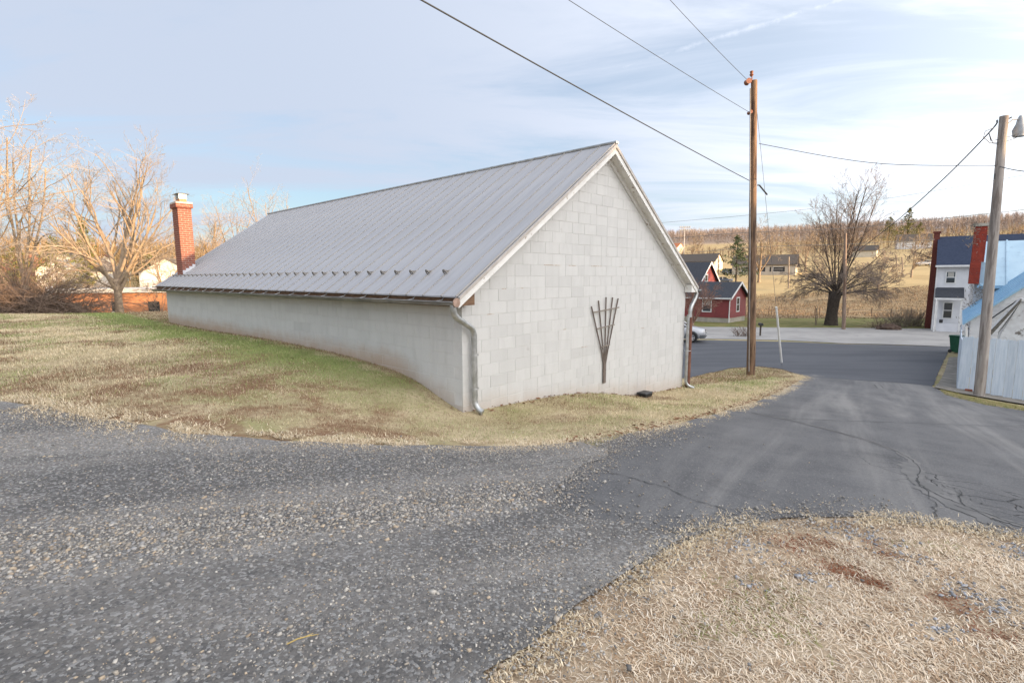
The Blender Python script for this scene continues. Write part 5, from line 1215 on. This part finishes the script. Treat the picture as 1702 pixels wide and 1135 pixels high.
def suv(label, loc, rz, pm, detail=True, sedan=False, group=None):
    t = thing('parked_car', label, 'car', loc, rz, group); k = .84 if sedan else 1
    st = [(2.22,.42,.72,.6),(2.17,.36,.86,.76),(2.0,.3,.93,.85),(1.6,.27,1.0*k+.02,.88),(1.05,.25,1.07*k+.02,.89),(.0,.25,1.08*k+.02,.89),(-1.4,.25,1.08*k+.02,.89),(-1.95,.28,1.06*k+.02,.87),(-2.15,.36,1.0*k,.8),(-2.2,.42,.9*k,.7)]
    rounded_loft(st).build('body', pm, t, smooth=50)
    g = MB(); zt = 1.66*k+ (0 if not sedan else .02); bz_ = 1.0*k
    sec = [(1.1,bz_,bz_+.04,.76),(.78,bz_,bz_+.28,.76),(.35,bz_,zt-.06,.7),(.1,bz_,zt-.03,.68),(-1.2,bz_,zt-.03,.68),(-1.75,bz_,zt-.1,.68),(-2.02 if not sedan else -1.9,bz_,bz_+.2,.74)]
    rounded_loft(sec, 12, .4).build('glass', M_glass, t, smooth=50)
    rounded_loft([(.28,zt-.075,zt-.02,.62),(.1,zt-.06,zt+.005,.66),(-1.2,zt-.06,zt+.01,.66),(-1.72,zt-.09,zt-.02,.62)], 12, .4).build('roof', pm, t, smooth=50)
    for s in (-1, 1):
        pl = MB()
        for a, b in (((1.06,.755,bz_+.05),(.3,.685,zt-.07)),((-.35,.775,bz_),(-.32,.69,zt-.05)),((-1.25,.775,bz_),(-1.2,.69,zt-.05)),((-1.95,.73,bz_),(-1.7,.66,zt-.1))):
            pl.tube([(a[0],a[1]*s,a[2]),(b[0],b[1]*s,b[2])], .045, 6)
        pl.build('pillars', pm, t)
    for x in (1.35, -1.28):
        for s in (-1, 1):
            if detail:
                ar = MB(); pts = [(x+.42*math.cos(q), s*.86, .35+.42*math.sin(q)) for q in np.linspace(-.2, math.pi+.2, 12)]; ar.tube(pts, .06, 6); ar.build('wheel_arch', M_clad, t)
                MB().tube([(x,s*.6,.36),(x,s*.893,.36)], .39, 18).build('wheel_well', M_dark, t)
            w_ = MB(); w_.tube([(x,s*.7,.34),(x,s*.72,.34),(x,s*.89,.34),(x,s*.91,.34)], [.29,.335,.335,.3], 22); wo_ = w_.build('wheel', M_tyre, t, smooth=40)
            r_ = MB(); r_.tube([(x,s*.88,.34),(x,s*.915,.34)], .2, 16)
            ri = r_.build('rim', M_dark, wo_)
            sp = MB(); ringp = [(x+.2*math.cos(q), s*.918, .34+.2*math.sin(q)) for q in np.linspace(0,2*math.pi,17)]; sp.tube(ringp, .022, 5)
            for j in range(6): q = j*math.pi/3; sp.tube([(x,s*.925,.34),(x+.2*math.cos(q),s*.918,.34+.2*math.sin(q))], .032, 5)
            sp.build('spokes', M_rim, wo_)
    if detail:
        rounded_loft([(2.27,.38,.58,.6),(2.2,.3,.6,.8),(1.9,.28,.58,.9)], 12, .35).build('bumper', M_clad, t, smooth=50)
        for s in (-1, 1): rounded_loft([(2.185,.7,.84,.04),(2.12,.68,.88,.13),(1.88,.74,.9,.1),(1.78,.8,.88,.04)], 10, .6).build('headlight', M_hl, t, smooth=60).location = (.0, s*.66, 0)
        gr = MB(); gr.box((2.17,-.42,.66),(2.205,.42,.84)); gro = gr.build('grille', M_dark, t); MB().box((2.2,-.42,.735),(2.22,.42,.77)).build('grille_bar', M_rim, gro)
        MB().box((2.27,-.16,.44),(2.285,.16,.58)).build('licence_plate', M_trim, t)
        for s in (-1, 1): MB().bbox((.72,min(s*.82,s*1.02),1.02),(.88,max(s*.82,s*1.02),1.18),.03).build('mirror', M_clad, t)
    return t
M_silver = paint('silver_paint', (.5,.505,.52))
fw = atf(1149, 573, 35.6); ch_ = R(-24)
hv = Vector((math.cos(ch_), math.sin(ch_), 0)); rv = Vector((hv.y, -hv.x, 0))
cpos = Vector((fw.x, fw.y, 0)) - hv*1.35 - rv*.8
suv('silver four wheel drive car parked behind the garage corner, front end showing', (cpos.x, cpos.y, h1(fw.x, fw.y)+.02), ch_, M_silver)
p = on(atf(1203, 464, 128)); suv('dark blue saloon on the far drive above the red roof', p, R(-10), paint('navy_paint', (.06,.08,.12)), False, True, 'distant cars')
p = on(atf(1533, 463, 150)); suv('pale pickup sized car by the track left of white house', p, R(170), paint('pale_paint', (.4,.4,.4)), False, False, 'distant cars')
p = on(atf(1214, 455, 150)); suv('dark car parked beside the cream far house', p, R(10), paint('black_paint', (.05,.055,.07)), False, False, 'distant cars')

# mailbox, sign posts, field fence, light mast
mb0 = on(atf(1263.5, 560.5, 41.5)); mbx = thing('mailbox', 'small black mailbox on a post at the street edge', 'mailbox', mb0)
MB().box((-.05,-.05,-.2),(.05,.05,.85)).build('post', M_bark_d, mbx)
m_ = MB(); m_.prism([(.1,.86),(.1,1.0),(.07,1.06),(0,1.08),(-.07,1.06),(-.1,1.0),(-.1,.86)], -.24, .24); m_.build('box', MP, mbx)
rng = random.Random(5); M_post = mat('fence_post', (.2,.16,.12), (.13,.1,.08), 5, .9)
ORD = ['first','second','third','fourth','fifth','sixth','seventh','eighth','ninth','tenth']
for i, (x, y) in enumerate(sorted([(1278,524),(1322,524.5),(1355,525),(1363,525),(1410,525),(1449,526),(1283,523),(1482,526),(1515,527),(1240,523)])):
    p = on(atz(x, y, -3.42)); hgt = rng.uniform(1.0,1.25)
    pst = thing('field_post', 'weathered fence post across the street, %s from the left in the field fence' % ORD[i], 'post', p, 0, 'field fence posts'); MB().tube([(0,0,-.3),(rng.uniform(-.05,.05),0,hgt)], [.08,.07], 7).build('shaft', M_post, pst)
pA = on(atz(1200,523,-3.42)); pB = on(atz(1540,527,-3.42))
for z in (.45,.85):
    o = MB().tube([pA+Vector((0,0,z)), pA.lerp(pB,.5)+Vector((0,0,z)), pB+Vector((0,0,z))], .012, 4).build('fence_wire', M_wireg); tag(o, 'upper strand of field fence wire' if z > .6 else 'lower strand of field fence wire', 'wire')
sp_ = on(atf(1356, 536, 52)); sap = thing('staked_sapling', 'thin staked sapling on the lawn left of big tree', 'sapling', sp_)
MB().tube([(0,0,-.2),(0,0,1.7)], .05, 6).build('stake', M_post, sap); MB().tube([(.12,0,-.1),(.14,0,1.0),(.1,.05,2.0)], [.03,.02,.008], 5).build('stem', M_twig_d, sap)
mt0 = on(atf(1137, 432, 260)); ms = thing('floodlight_mast', 'tall sports field floodlight mast above the red house', 'light mast', mt0)
zt = atf(1138, 380, 260).z-mt0.z; MB().tube([(0,0,-1),(0,0,zt)], [.28,.16], 8).build('shaft', mat('mast_grey', (.5,.48,.45)), ms)
for z in (zt-.2, zt-1.6):
    m_ = MB(); m_.box((-2.6,-.1,z-.1),(2.6,.1,z+.1))
    for k in range(6): m_.bbox((-2.5+k*.95,-.5,z+.1),(-1.95+k*.95,.1,z+.75),.1)
    m_.build('lamp_bank', mat('mast_lamp', (.35,.35,.36)), ms)
for i,(x,y0,y1,f,l) in enumerate(((1312,473,430,112,'slim grey street pole in front of the ranch house'),(1195,455,426,150,'slim pale pole before the cream far house'),(1490,470,428,150,'slim pole by the sunlit track, left'),(1500,472,432,140,'slim pole by the sunlit track, right'))):
    b = on(atf(x,y0,f)); t_ = atf(x,y1,f); o = thing('distant_pole', l, 'pole', b, 0, 'distant poles'); MB().tube([(0,0,-.5), t_-b], .16, 6).build('shaft', pole_mat('dist_pole', (.33,.27,.21), (.27,.21,.16)), o)
tw = on(gp(500, 1079)); o = MB().tube([(-.09,-.05,.02),(-.03,-.01,.03),(.03,.02,.028),(.1,.05,.022)], [.005,.006,.005,.002], 5); o.tube([(.0,.0,.03),(.06,.05,.03)], [.004,.002], 4)
o = o.build('twig', mat('yellow_twig', (.45,.33,.12), (.38,.27,.1))); o.location = tw+Vector((0,0,.03)); o.scale = (.65,.65,.65); tag(o, 'small yellowish twig lying on the gravel driveway', 'twig')

# ------------------------------------------------------------------ gravel stones, grass, leaves (stuff)
rg = np.random.default_rng(12)
gpoly = np.array(grav_poly); ridge = [g2(*p) for p in ((-60,945),(0,930),(200,905),(420,880),(600,862),(740,850),(850,835))]
ridge2 = [g2(*p) for p in ((150,1120),(330,1060),(560,1010),(720,960),(860,920),(1000,890))]
trk = [g2(*p) for p in ((-60,1025),(0,1010),(200,985),(420,950),(640,915),(800,890),(900,868))]
edge3 = [g2(*p) for p in ((860,1110),(960,1015),(1040,965),(1130,910),(1230,880),(1330,872))]
top3 = [g2(*p) for p in ((600,742),(700,748),(800,755),(900,750),(1000,745),(1090,728))]
apron = [g2(*p) for p in ((1330,868),(1400,862),(1470,858))]
def frustum(x, y, z, mx=60, bot=1200):
    dz = z-EYE; fw_ = y*math.cos(PITCH)-dz*math.sin(PITCH); up = y*math.sin(PITCH)+dz*math.cos(PITCH)
    px_ = CX+FPX*x/np.maximum(fw_, .01); py_ = CY-FPX*up/np.maximum(fw_, .01)
    return (fw_ > .2) & (px_ > -mx) & (px_ < 1702+mx) & (py_ < bot) & (py_ > 200), px_, py_
def scatter(x0, x1, y0, y1, n):
    x = rg.uniform(x0, x1, n); y = rg.uniform(y0, y1, n); return x, y
def stones(x, y, size, cols, lift=.12, dz=.024):
    n = len(x); z = H(x, y)+dz
    cube = np.array([(-1,-1,-1),(1,-1,-1),(1,1,-1),(-1,1,-1),(-1,-1,1),(1,-1,1),(1,1,1),(-1,1,1)], float)
    F = np.array([(0,2,1),(0,3,2),(4,5,6),(4,6,7),(0,1,5),(0,5,4),(1,2,6),(1,6,5),(2,3,7),(2,7,6),(3,0,4),(3,4,7)])
    v = cube[None]*rg.uniform(.45,1.0,(n,8,3))*(size[:,None,None]*np.stack([rg.uniform(.8,1.4,n), rg.uniform(.6,1.0,n), rg.uniform(.4,.75,n)],1)[:,None])
    a = rg.uniform(0,6.283,n); b = rg.normal(0,.35,n); ca, sa_, cb_, sb = np.cos(a), np.sin(a), np.cos(b), np.sin(b)
    x1_ = v[...,0]*cb_[:,None]+v[...,2]*sb[:,None]; z1_ = -v[...,0]*sb[:,None]+v[...,2]*cb_[:,None]
    X = x1_*ca[:,None]-v[...,1]*sa_[:,None]; Y = x1_*sa_[:,None]+v[...,1]*ca[:,None]
    V = np.stack([X+x[:,None], Y+y[:,None], z1_+z[:,None]+size[:,None]*lift],-1).reshape(-1,3)
    Fa = (F[None]+8*np.arange(n)[:,None,None]).reshape(-1,3)
    return V, Fa, np.repeat(cols, 8, 0)
pal = np.array([(.40,.392,.38),(.48,.465,.445),(.32,.312,.305),(.44,.405,.355),(.24,.237,.235),(.5,.42,.33),(.56,.545,.515),(.36,.365,.38)])
x, y = scatter(-14, 6, .6, 12, 1000000); z0 = H(x, y); ok, PX, PY = frustum(x, y, z0); x, y, z0 = x[ok], y[ok], z0[ok]
d_ = np.hypot(x, y); ing = inpoly(x, y, grav_poly); de = polydist(x, y, grav_poly); sgn = np.where(ing, de, -de)
dr = polydist(x, y, ridge, False); dr2 = polydist(x, y, ridge2, False); dt = polydist(x, y, trk, False); d3 = polydist(x, y, edge3, False); d4 = polydist(x, y, top3, False); d5 = polydist(x, y, apron, False)
nz = fbm(x, y, 1.1, 3)
pr = .10+.75*np.exp(-(dr/.55)**2)+.35*np.exp(-(dr2/.3)**2)*np.clip(nz*2.2-.5,0,1.2)+.3*np.clip((nz-.42)*4,0,1)
pr *= 1-.8*np.exp(-(dt/.28)**2)
pr *= sstep(-.05,.25,sgn)
pr = np.maximum(pr, np.where(sgn < .1, .45*np.exp(sgn.clip(max=0)*2.6)*np.clip(nz*1.8-.35,0,1)*.35, 0))
pr = np.maximum(pr, .6*np.exp(-(d3/.22)**2)*np.clip(nz*2-.35,0,1)); pr = np.maximum(pr, .7*np.exp(-(d4/.35)**2)*np.clip(nz*2-.3,0,1)); pr = np.maximum(pr, .35*np.exp(-(d5/.3)**2)*np.clip(nz*2.2-.5,0,1))
dge = polydist(x, y, grav_edge, False); pr = np.maximum(pr, .75*np.exp(-(dge/.22)**2)*np.clip(nz*2-.3,0,1)); dbe = polydist(x, y, br_edge, False); pr = np.maximum(pr, .55*np.exp(-(dbe/.10)**2))
wall_side = ((x-C0.x)*dR.x+(y-C0.y)*dR.y > -.1) & ((x-C0.x)*dL.x+(y-C0.y)*dL.y > -.5)
pr = np.where(wall_side, 0, pr); lawn_top = inpoly(x, y, [(p[0], p[1]) for p in grav_top]+[(-22,12),(-10,25),(C0.x,C0.y),(4.6,13.7),(9,18)]+strip_front); pr = np.where(lawn_top, pr*.12, pr)
keep = rg.random(len(x)) < pr*np.clip(1.25-.04*d_,.3,1); x, y, dr, d_ = x[keep], y[keep], dr[keep], d_[keep]
size = np.exp(rg.normal(math.log(.0043), .45, len(x)))*(1+.6*np.exp(-(dr/.5)**2)); size = np.clip(size, .0025, .018)
ci = rg.integers(0, len(pal), len(x)); cols = pal[ci]*np.array((.92,.87,.8))*rg.uniform(.62,1.15,(len(x),1))
V, F_, cc_ = stones(x, y, size, cols); st_o = npmesh('gravel_stones', V, F_, attrmat('gravel_stone', .85), cc_); tag(st_o, 'loose grey crushed stone spread over the driveway', 'gravel', kind='stuff')
print('stones', len(x))

def blades(x, y, z, hgt, wid, col, lean=(.4,1.1), curved=False, dirs=None):
    n = len(x); a = rg.uniform(0,6.283,n) if dirs is None else dirs; le = rg.uniform(*lean, n); s_ = np.stack([-np.sin(a),np.cos(a),0*a],1)*wid[:,None]
    b = np.stack([x,y,z],1); d = np.stack([np.cos(a)*np.sin(le), np.sin(a)*np.sin(le), np.cos(le)],1)
    if not curved:
        V = np.stack([b-s_, b+s_, b+d*hgt[:,None]],1).reshape(-1,3); return V, np.arange(3*n).reshape(-1,3), np.repeat(col,3,0)
    le2 = np.minimum(le+rg.uniform(.3,.9,n), 1.75); d2 = np.stack([np.cos(a)*np.sin(le2), np.sin(a)*np.sin(le2), np.cos(le2)],1)
    m = b+d*(hgt*.5)[:,None]; t = m+d2*(hgt*.5)[:,None]
    V = np.stack([b-s_, b+s_, m+s_*.8, m-s_*.8, t],1).reshape(-1,3); i = 5*np.arange(n)[:,None]
    F = np.concatenate([i+np.array([[0,1,2]]), i+np.array([[0,2,3]]), i+np.array([[3,2,4]])]); return V, F, np.repeat(col,5,0)
M_grass = attrmat('grass_blades', .9, spec=.15)
# dry straw patch bottom right
dp_ = br_edge + [(7.2,4.5),(11,4.2),(11,1.0),(6,-.4),(.2,.0)]
x, y = scatter(-.3, 9, .2, 5.2, 480000); x = np.asarray(x); z0 = H(x,y); ok, PX, PY = frustum(x,y,z0,420,1400); x, y, z0, PX, PY = x[ok], y[ok], z0[ok], PX[ok], PY[ok]
ing = inpoly(x,y,dp_); de = polydist(x,y,br_edge,False); nz = fbm(x,y,.7,21); nf = fbm(x,y,.22,33)
pr = np.where(ing, .3+.7*sstep(.05,.7,de), .3*np.exp(-de/.2)*(nf>.45))*(.35+.9*np.clip(nf*1.6-.25,0,1))
red_sp = [(1310,905,40,16),(1400,950,45,14),(1450,970,40,10),(1350,900,60,8),(1575,1000,45,14),(1600,1015,40,12),(1645,1055,50,10),(1450,905,25,8),(1480,925,20,7)]
gry_sp = [(1230,905,60,14),(1330,955,45,12),(1420,890,60,14),(1600,985,60,16),(1650,1010,60,18),(1560,1050,50,14),(1690,920,50,12),(1510,930,40,10),(1680,1035,60,14),(1250,975,30,8)]
rs_ = np.zeros(len(x)); gs_ = np.zeros(len(x))
for cx_, cy_, a, b in red_sp: rs_ = np.maximum(rs_, np.exp(-((PX-cx_)/a)**2-((PY-cy_-(PX-cx_)*.22)/b)**2))
for cx_, cy_, a, b in gry_sp: gs_ = np.maximum(gs_, np.exp(-((PX-cx_)/a)**2-((PY-cy_-(PX-cx_)*.28)/b)**2))
keep = rg.random(len(x)) < pr*(1-.88*gs_*(nf > .4)); x0_, y0_ = x, y
gx_, gy_ = x[(rg.random(len(x)) < .05*gs_)], y[(rg.random(len(x)) < .0+.05*gs_)] if False else None
sx = rg.random(len(x)) < .16*gs_; gxs, gys = x[sx], y[sx]
x, y, z0, nz, nf, rs_ = x[keep], y[keep], z0[keep], nz[keep], nf[keep], rs_[keep]
straw = np.array([(.74,.61,.45),(.8,.68,.52),(.62,.49,.34),(.84,.74,.6),(.66,.52,.37)]); col = straw[rg.integers(0,5,len(x))]*rg.uniform(.8,1.1,(len(x),1))
grn = (nz > .7) & (rg.random(len(x)) < .15); col[grn] = np.array((.25,.26,.09)); rd = rg.random(len(x)) < rs_*1.35-.12
col[rd] = np.array((.24,.09,.045))*rg.uniform(.7,1.3,(rd.sum(),1)); dk = rg.random(len(x)) < .12+.35*np.clip((fbm(x,y,.3,101)-.52)*5,0,1); col[dk] *= np.array((.6,.5,.42)); col *= (.8+.4*fbm(x,y,.45,103))[:,None]
V, F_, c_ = blades(x, y, z0+.0, rg.uniform(.022,.06,len(x))*np.where(rd,.6,1), rg.uniform(.0012,.0026,len(x)), col, (.85,1.52), True, rg.normal(2.6,1.5,len(x)))
o = npmesh('dry_grass', V, F_, M_grass, c_); tag(o, 'matted straw coloured dry grass in the lower right corner', 'grass', kind='stuff'); print('dry', len(x))
V, F_, c_ = stones(gxs, gys, np.clip(np.exp(rg.normal(math.log(.006),.4,len(gxs))),.004,.015), np.array((.36,.365,.38))*rg.uniform(.6,1.2,(len(gxs),1)), .5, .0)
o = npmesh('bluish_stones', V, F_, attrmat('bluish_stone', .8), c_); tag(o, 'bluish grey stone chips showing through the dry grass', 'gravel', kind='stuff')
# lawn by the garage and the strip
lp_ = [(p[0],p[1]) for p in grav_top[::-1]] + [(p[0],p[1]) for p in strip_front[::-1]] + [(p[0],p[1]) for p in strip_back[::-1]] + [(4.64,13.76),(C0.x,C0.y)] + [tuple((C0+dL*t)[:2]) for t in (4,8,12,16.4)] + [(-10,32),(-34,34),(-40,20),(-24,9)]
x, y = scatter(-40, 14, 6, 34, 4200000); ok = inpoly(x,y,lp_); x, y = x[ok], y[ok]; d_ = np.hypot(x,y); keep = rg.random(len(x)) < np.clip((9.5/d_)**1.35,0,1)*.8; x, y, d_ = x[keep], y[keep], d_[keep]
z0 = H(x,y); ok, PX, PY = frustum(x,y,z0,60,1200); x, y, z0, d_, PX, PY = x[ok], y[ok], z0[ok], d_[ok], PX[ok], PY[ok]
dw = -((x-C0.x)*dR.x+(y-C0.y)*dR.y); tl = (x-C0.x)*dL.x+(y-C0.y)*dL.y; dg = polydist(x,y,grav_top+strip_front[::-1],False) if False else np.minimum(polydist(x,y,grav_top,False), polydist(x,y,strip_front,False))
nz = fbm(x,y,1.6,41); nf = fbm(x,y,.5,55)
green = np.where((tl > -.2), np.exp(-((dw-.8)/.9)**2)*1.0, 0)*sstep(-1,2,tl)+np.clip((nz-.45)*3.4,0,.7)
green = green*sstep(.1,1.3,dg+nf*.5); brown = np.clip((fbm(x,y,.9,77)-.52)*6,0,1)*np.where(tl > -1.5,1,.5)
for bx0, by0, a_, b_ in ((450,632,70,16),(560,636,60,14),(530,690,80,12),(640,688,70,16),(830,700,120,12),(700,715,120,8),(760,690,60,8),(330,712,120,6),(650,640,50,10),(940,700,60,8)):
    brown = np.maximum(brown, np.exp(-((PX-bx0)/a_)**2-((PY-by0)/b_)**2)*(.55+.8*nf))
brown = np.maximum(brown, sstep(.6,1.5,dw)*(1-sstep(4.5,7.5,tl))*sstep(-2.5,-1,tl)*np.clip((fbm(x,y,.8,111)-.34)*3.8,0,.95)*sstep(.15,.6,dg))
near_wall = np.where((tl > 0) & (dw < .22), .8, 0); brown = np.maximum(brown*(1-green*.6), near_wall)
n = len(x); shade = (.75+.5*fbm(x,y,.35,91))[:,None]; base = np.array([(.68,.56,.37),(.74,.63,.44),(.6,.48,.3),(.64,.53,.35)])[rg.integers(0,4,n)]; gcol = np.array([(.24,.31,.1),(.3,.35,.12),(.38,.38,.17)])[rg.integers(0,3,n)]; bcol = np.array([(.2,.115,.07),(.3,.18,.11)])[rg.integers(0,2,n)]
u = rg.random(n)[:,None]; col = np.where(u < green[:,None], gcol, base); u2 = rg.random(n)[:,None]; col = np.where(u2 < brown[:,None]*.8, bcol, col)*rg.uniform(.7,1.15,(n,1))*shade
sc_ = np.clip(d_/9,.8,2.2)
V, F_, c_ = blades(x,y,z0-.004,rg.uniform(.02,.06,n)*np.sqrt(sc_)*(1+.5*np.exp(-dg/.25)),rg.uniform(.002,.0042,n)*sc_,col,(.3,1.3))
o = npmesh('lawn_grass', V, F_, M_grass, c_); tag(o, 'short winter lawn, part green part straw, round the garage', 'grass', kind='stuff'); print('lawn', n)
# ragged dry tufts spilling over the drive edges
ex = []; 
for pl, nn, sp in ((grav_top, 34000, .17), (strip_front, 20000, .13), (br_edge, 9000, .09)):
    pl = np.array(pl); seg = np.hypot(*(pl[1:]-pl[:-1]).T); t_ = rg.uniform(0, seg.sum(), nn); cs = np.concatenate([[0], np.cumsum(seg)]); i_ = np.clip(np.searchsorted(cs, t_)-1, 0, len(seg)-1); f_ = ((t_-cs[i_])/seg[i_])[:,None]
    p_ = pl[i_]*(1-f_)+pl[i_+1]*f_+rg.normal(0, sp, (nn,2)); ex.append(p_)
p_ = np.concatenate(ex); k_ = fbm(p_[:,0], p_[:,1], .45, 61) > .42; x, y = p_[k_].T; n = len(x); z0 = H(x,y)+.01
col = np.array([(.76,.65,.47),(.68,.56,.38),(.54,.41,.26)])[rg.integers(0,3,n)]*rg.uniform(.75,1.1,(n,1)); V, F_, c_ = blades(x,y,z0,rg.uniform(.025,.075,n)*np.clip(np.hypot(x,y)/7,.6,1),rg.uniform(.002,.0045,n),col,(.5,1.4),True)
o = npmesh('edge_grass', V, F_, M_grass, c_); tag(o, 'ragged dry grass fringe along the driveway edges', 'grass', kind='stuff')
# verge by the leaning pole
vp = [g2(*p) for p in ((1560,652),(1610,665),(1702,683),(1702,690),(1640,680),(1570,662))]
x, y = scatter(8, 18, 11, 20, 160000); ok = inpoly(x,y,vp); x, y = x[ok], y[ok]; n = len(x); z0 = H(x,y)+.01
col = np.where(rg.random((n,1)) < .45, np.array((.22,.25,.07)), np.array((.46,.37,.21)))*rg.uniform(.75,1.15,(n,1)); V, F_, c_ = blades(x,y,z0,rg.uniform(.03,.08,n),rg.uniform(.003,.006,n),col,(.3,1.2))
o = npmesh('verge_grass', V, F_, M_grass, c_); tag(o, 'thin grass verge at the foot of the leaning pole', 'grass', kind='stuff')
# dead leaves along the strip edge and by the wall
x, y = scatter(-3, 10, 6, 18, 160000); dd = np.minimum(polydist(x,y,strip_front,False), polydist(x,y,[tuple(C0[:2]), tuple((C0+dR*8)[:2])],False)+.08); ok = inpoly(x,y,lp_) & (rg.random(len(x)) < .3*np.exp(-(dd/.16)**2)); x, y = x[ok], y[ok]; n = len(x); z0 = H(x,y)+.03
c = np.stack([x,y,z0],1); e1 = rg.normal(0,1,(n,3))*np.array([1,1,.3])*.02; e2 = rg.normal(0,1,(n,3))*np.array([1,1,.3])*.02
V = np.stack([c-e1, c+e2, c+e1, c-e2],1).reshape(-1,3); col = np.array((.17,.09,.05))*rg.uniform(.6,1.6,(n,1))
o = npmesh('fallen_leaves', V, np.arange(4*n).reshape(-1,4), M_grass, np.repeat(col,4,0)); tag(o, 'brown fallen leaves along the edge of the grass strip', 'leaves', kind='stuff')
# tall dead weeds in the field across the street
x, y = scatter(0, 90, 62, 104, 90000); ok = fbm(x,y,6,9) > .33; x, y = x[ok], y[ok]; z0 = H(x,y); n = len(x)
col = np.array([(.34,.25,.15),(.28,.2,.12),(.24,.15,.1),(.4,.31,.2)])[rg.integers(0,4,n)]*rg.uniform(.75,1.15,(n,1)); hh = rg.uniform(.08,.32,n)*(.5+fbm(x,y,4,10))
V, F_, c_ = blades(x,y,z0,hh,rg.uniform(.015,.05,n),col,(.3,1.2)); o = npmesh('field_weeds', V, F_, M_grass, c_); tag(o, 'tan dead weeds in the rough field across the street', 'weeds', kind='stuff')
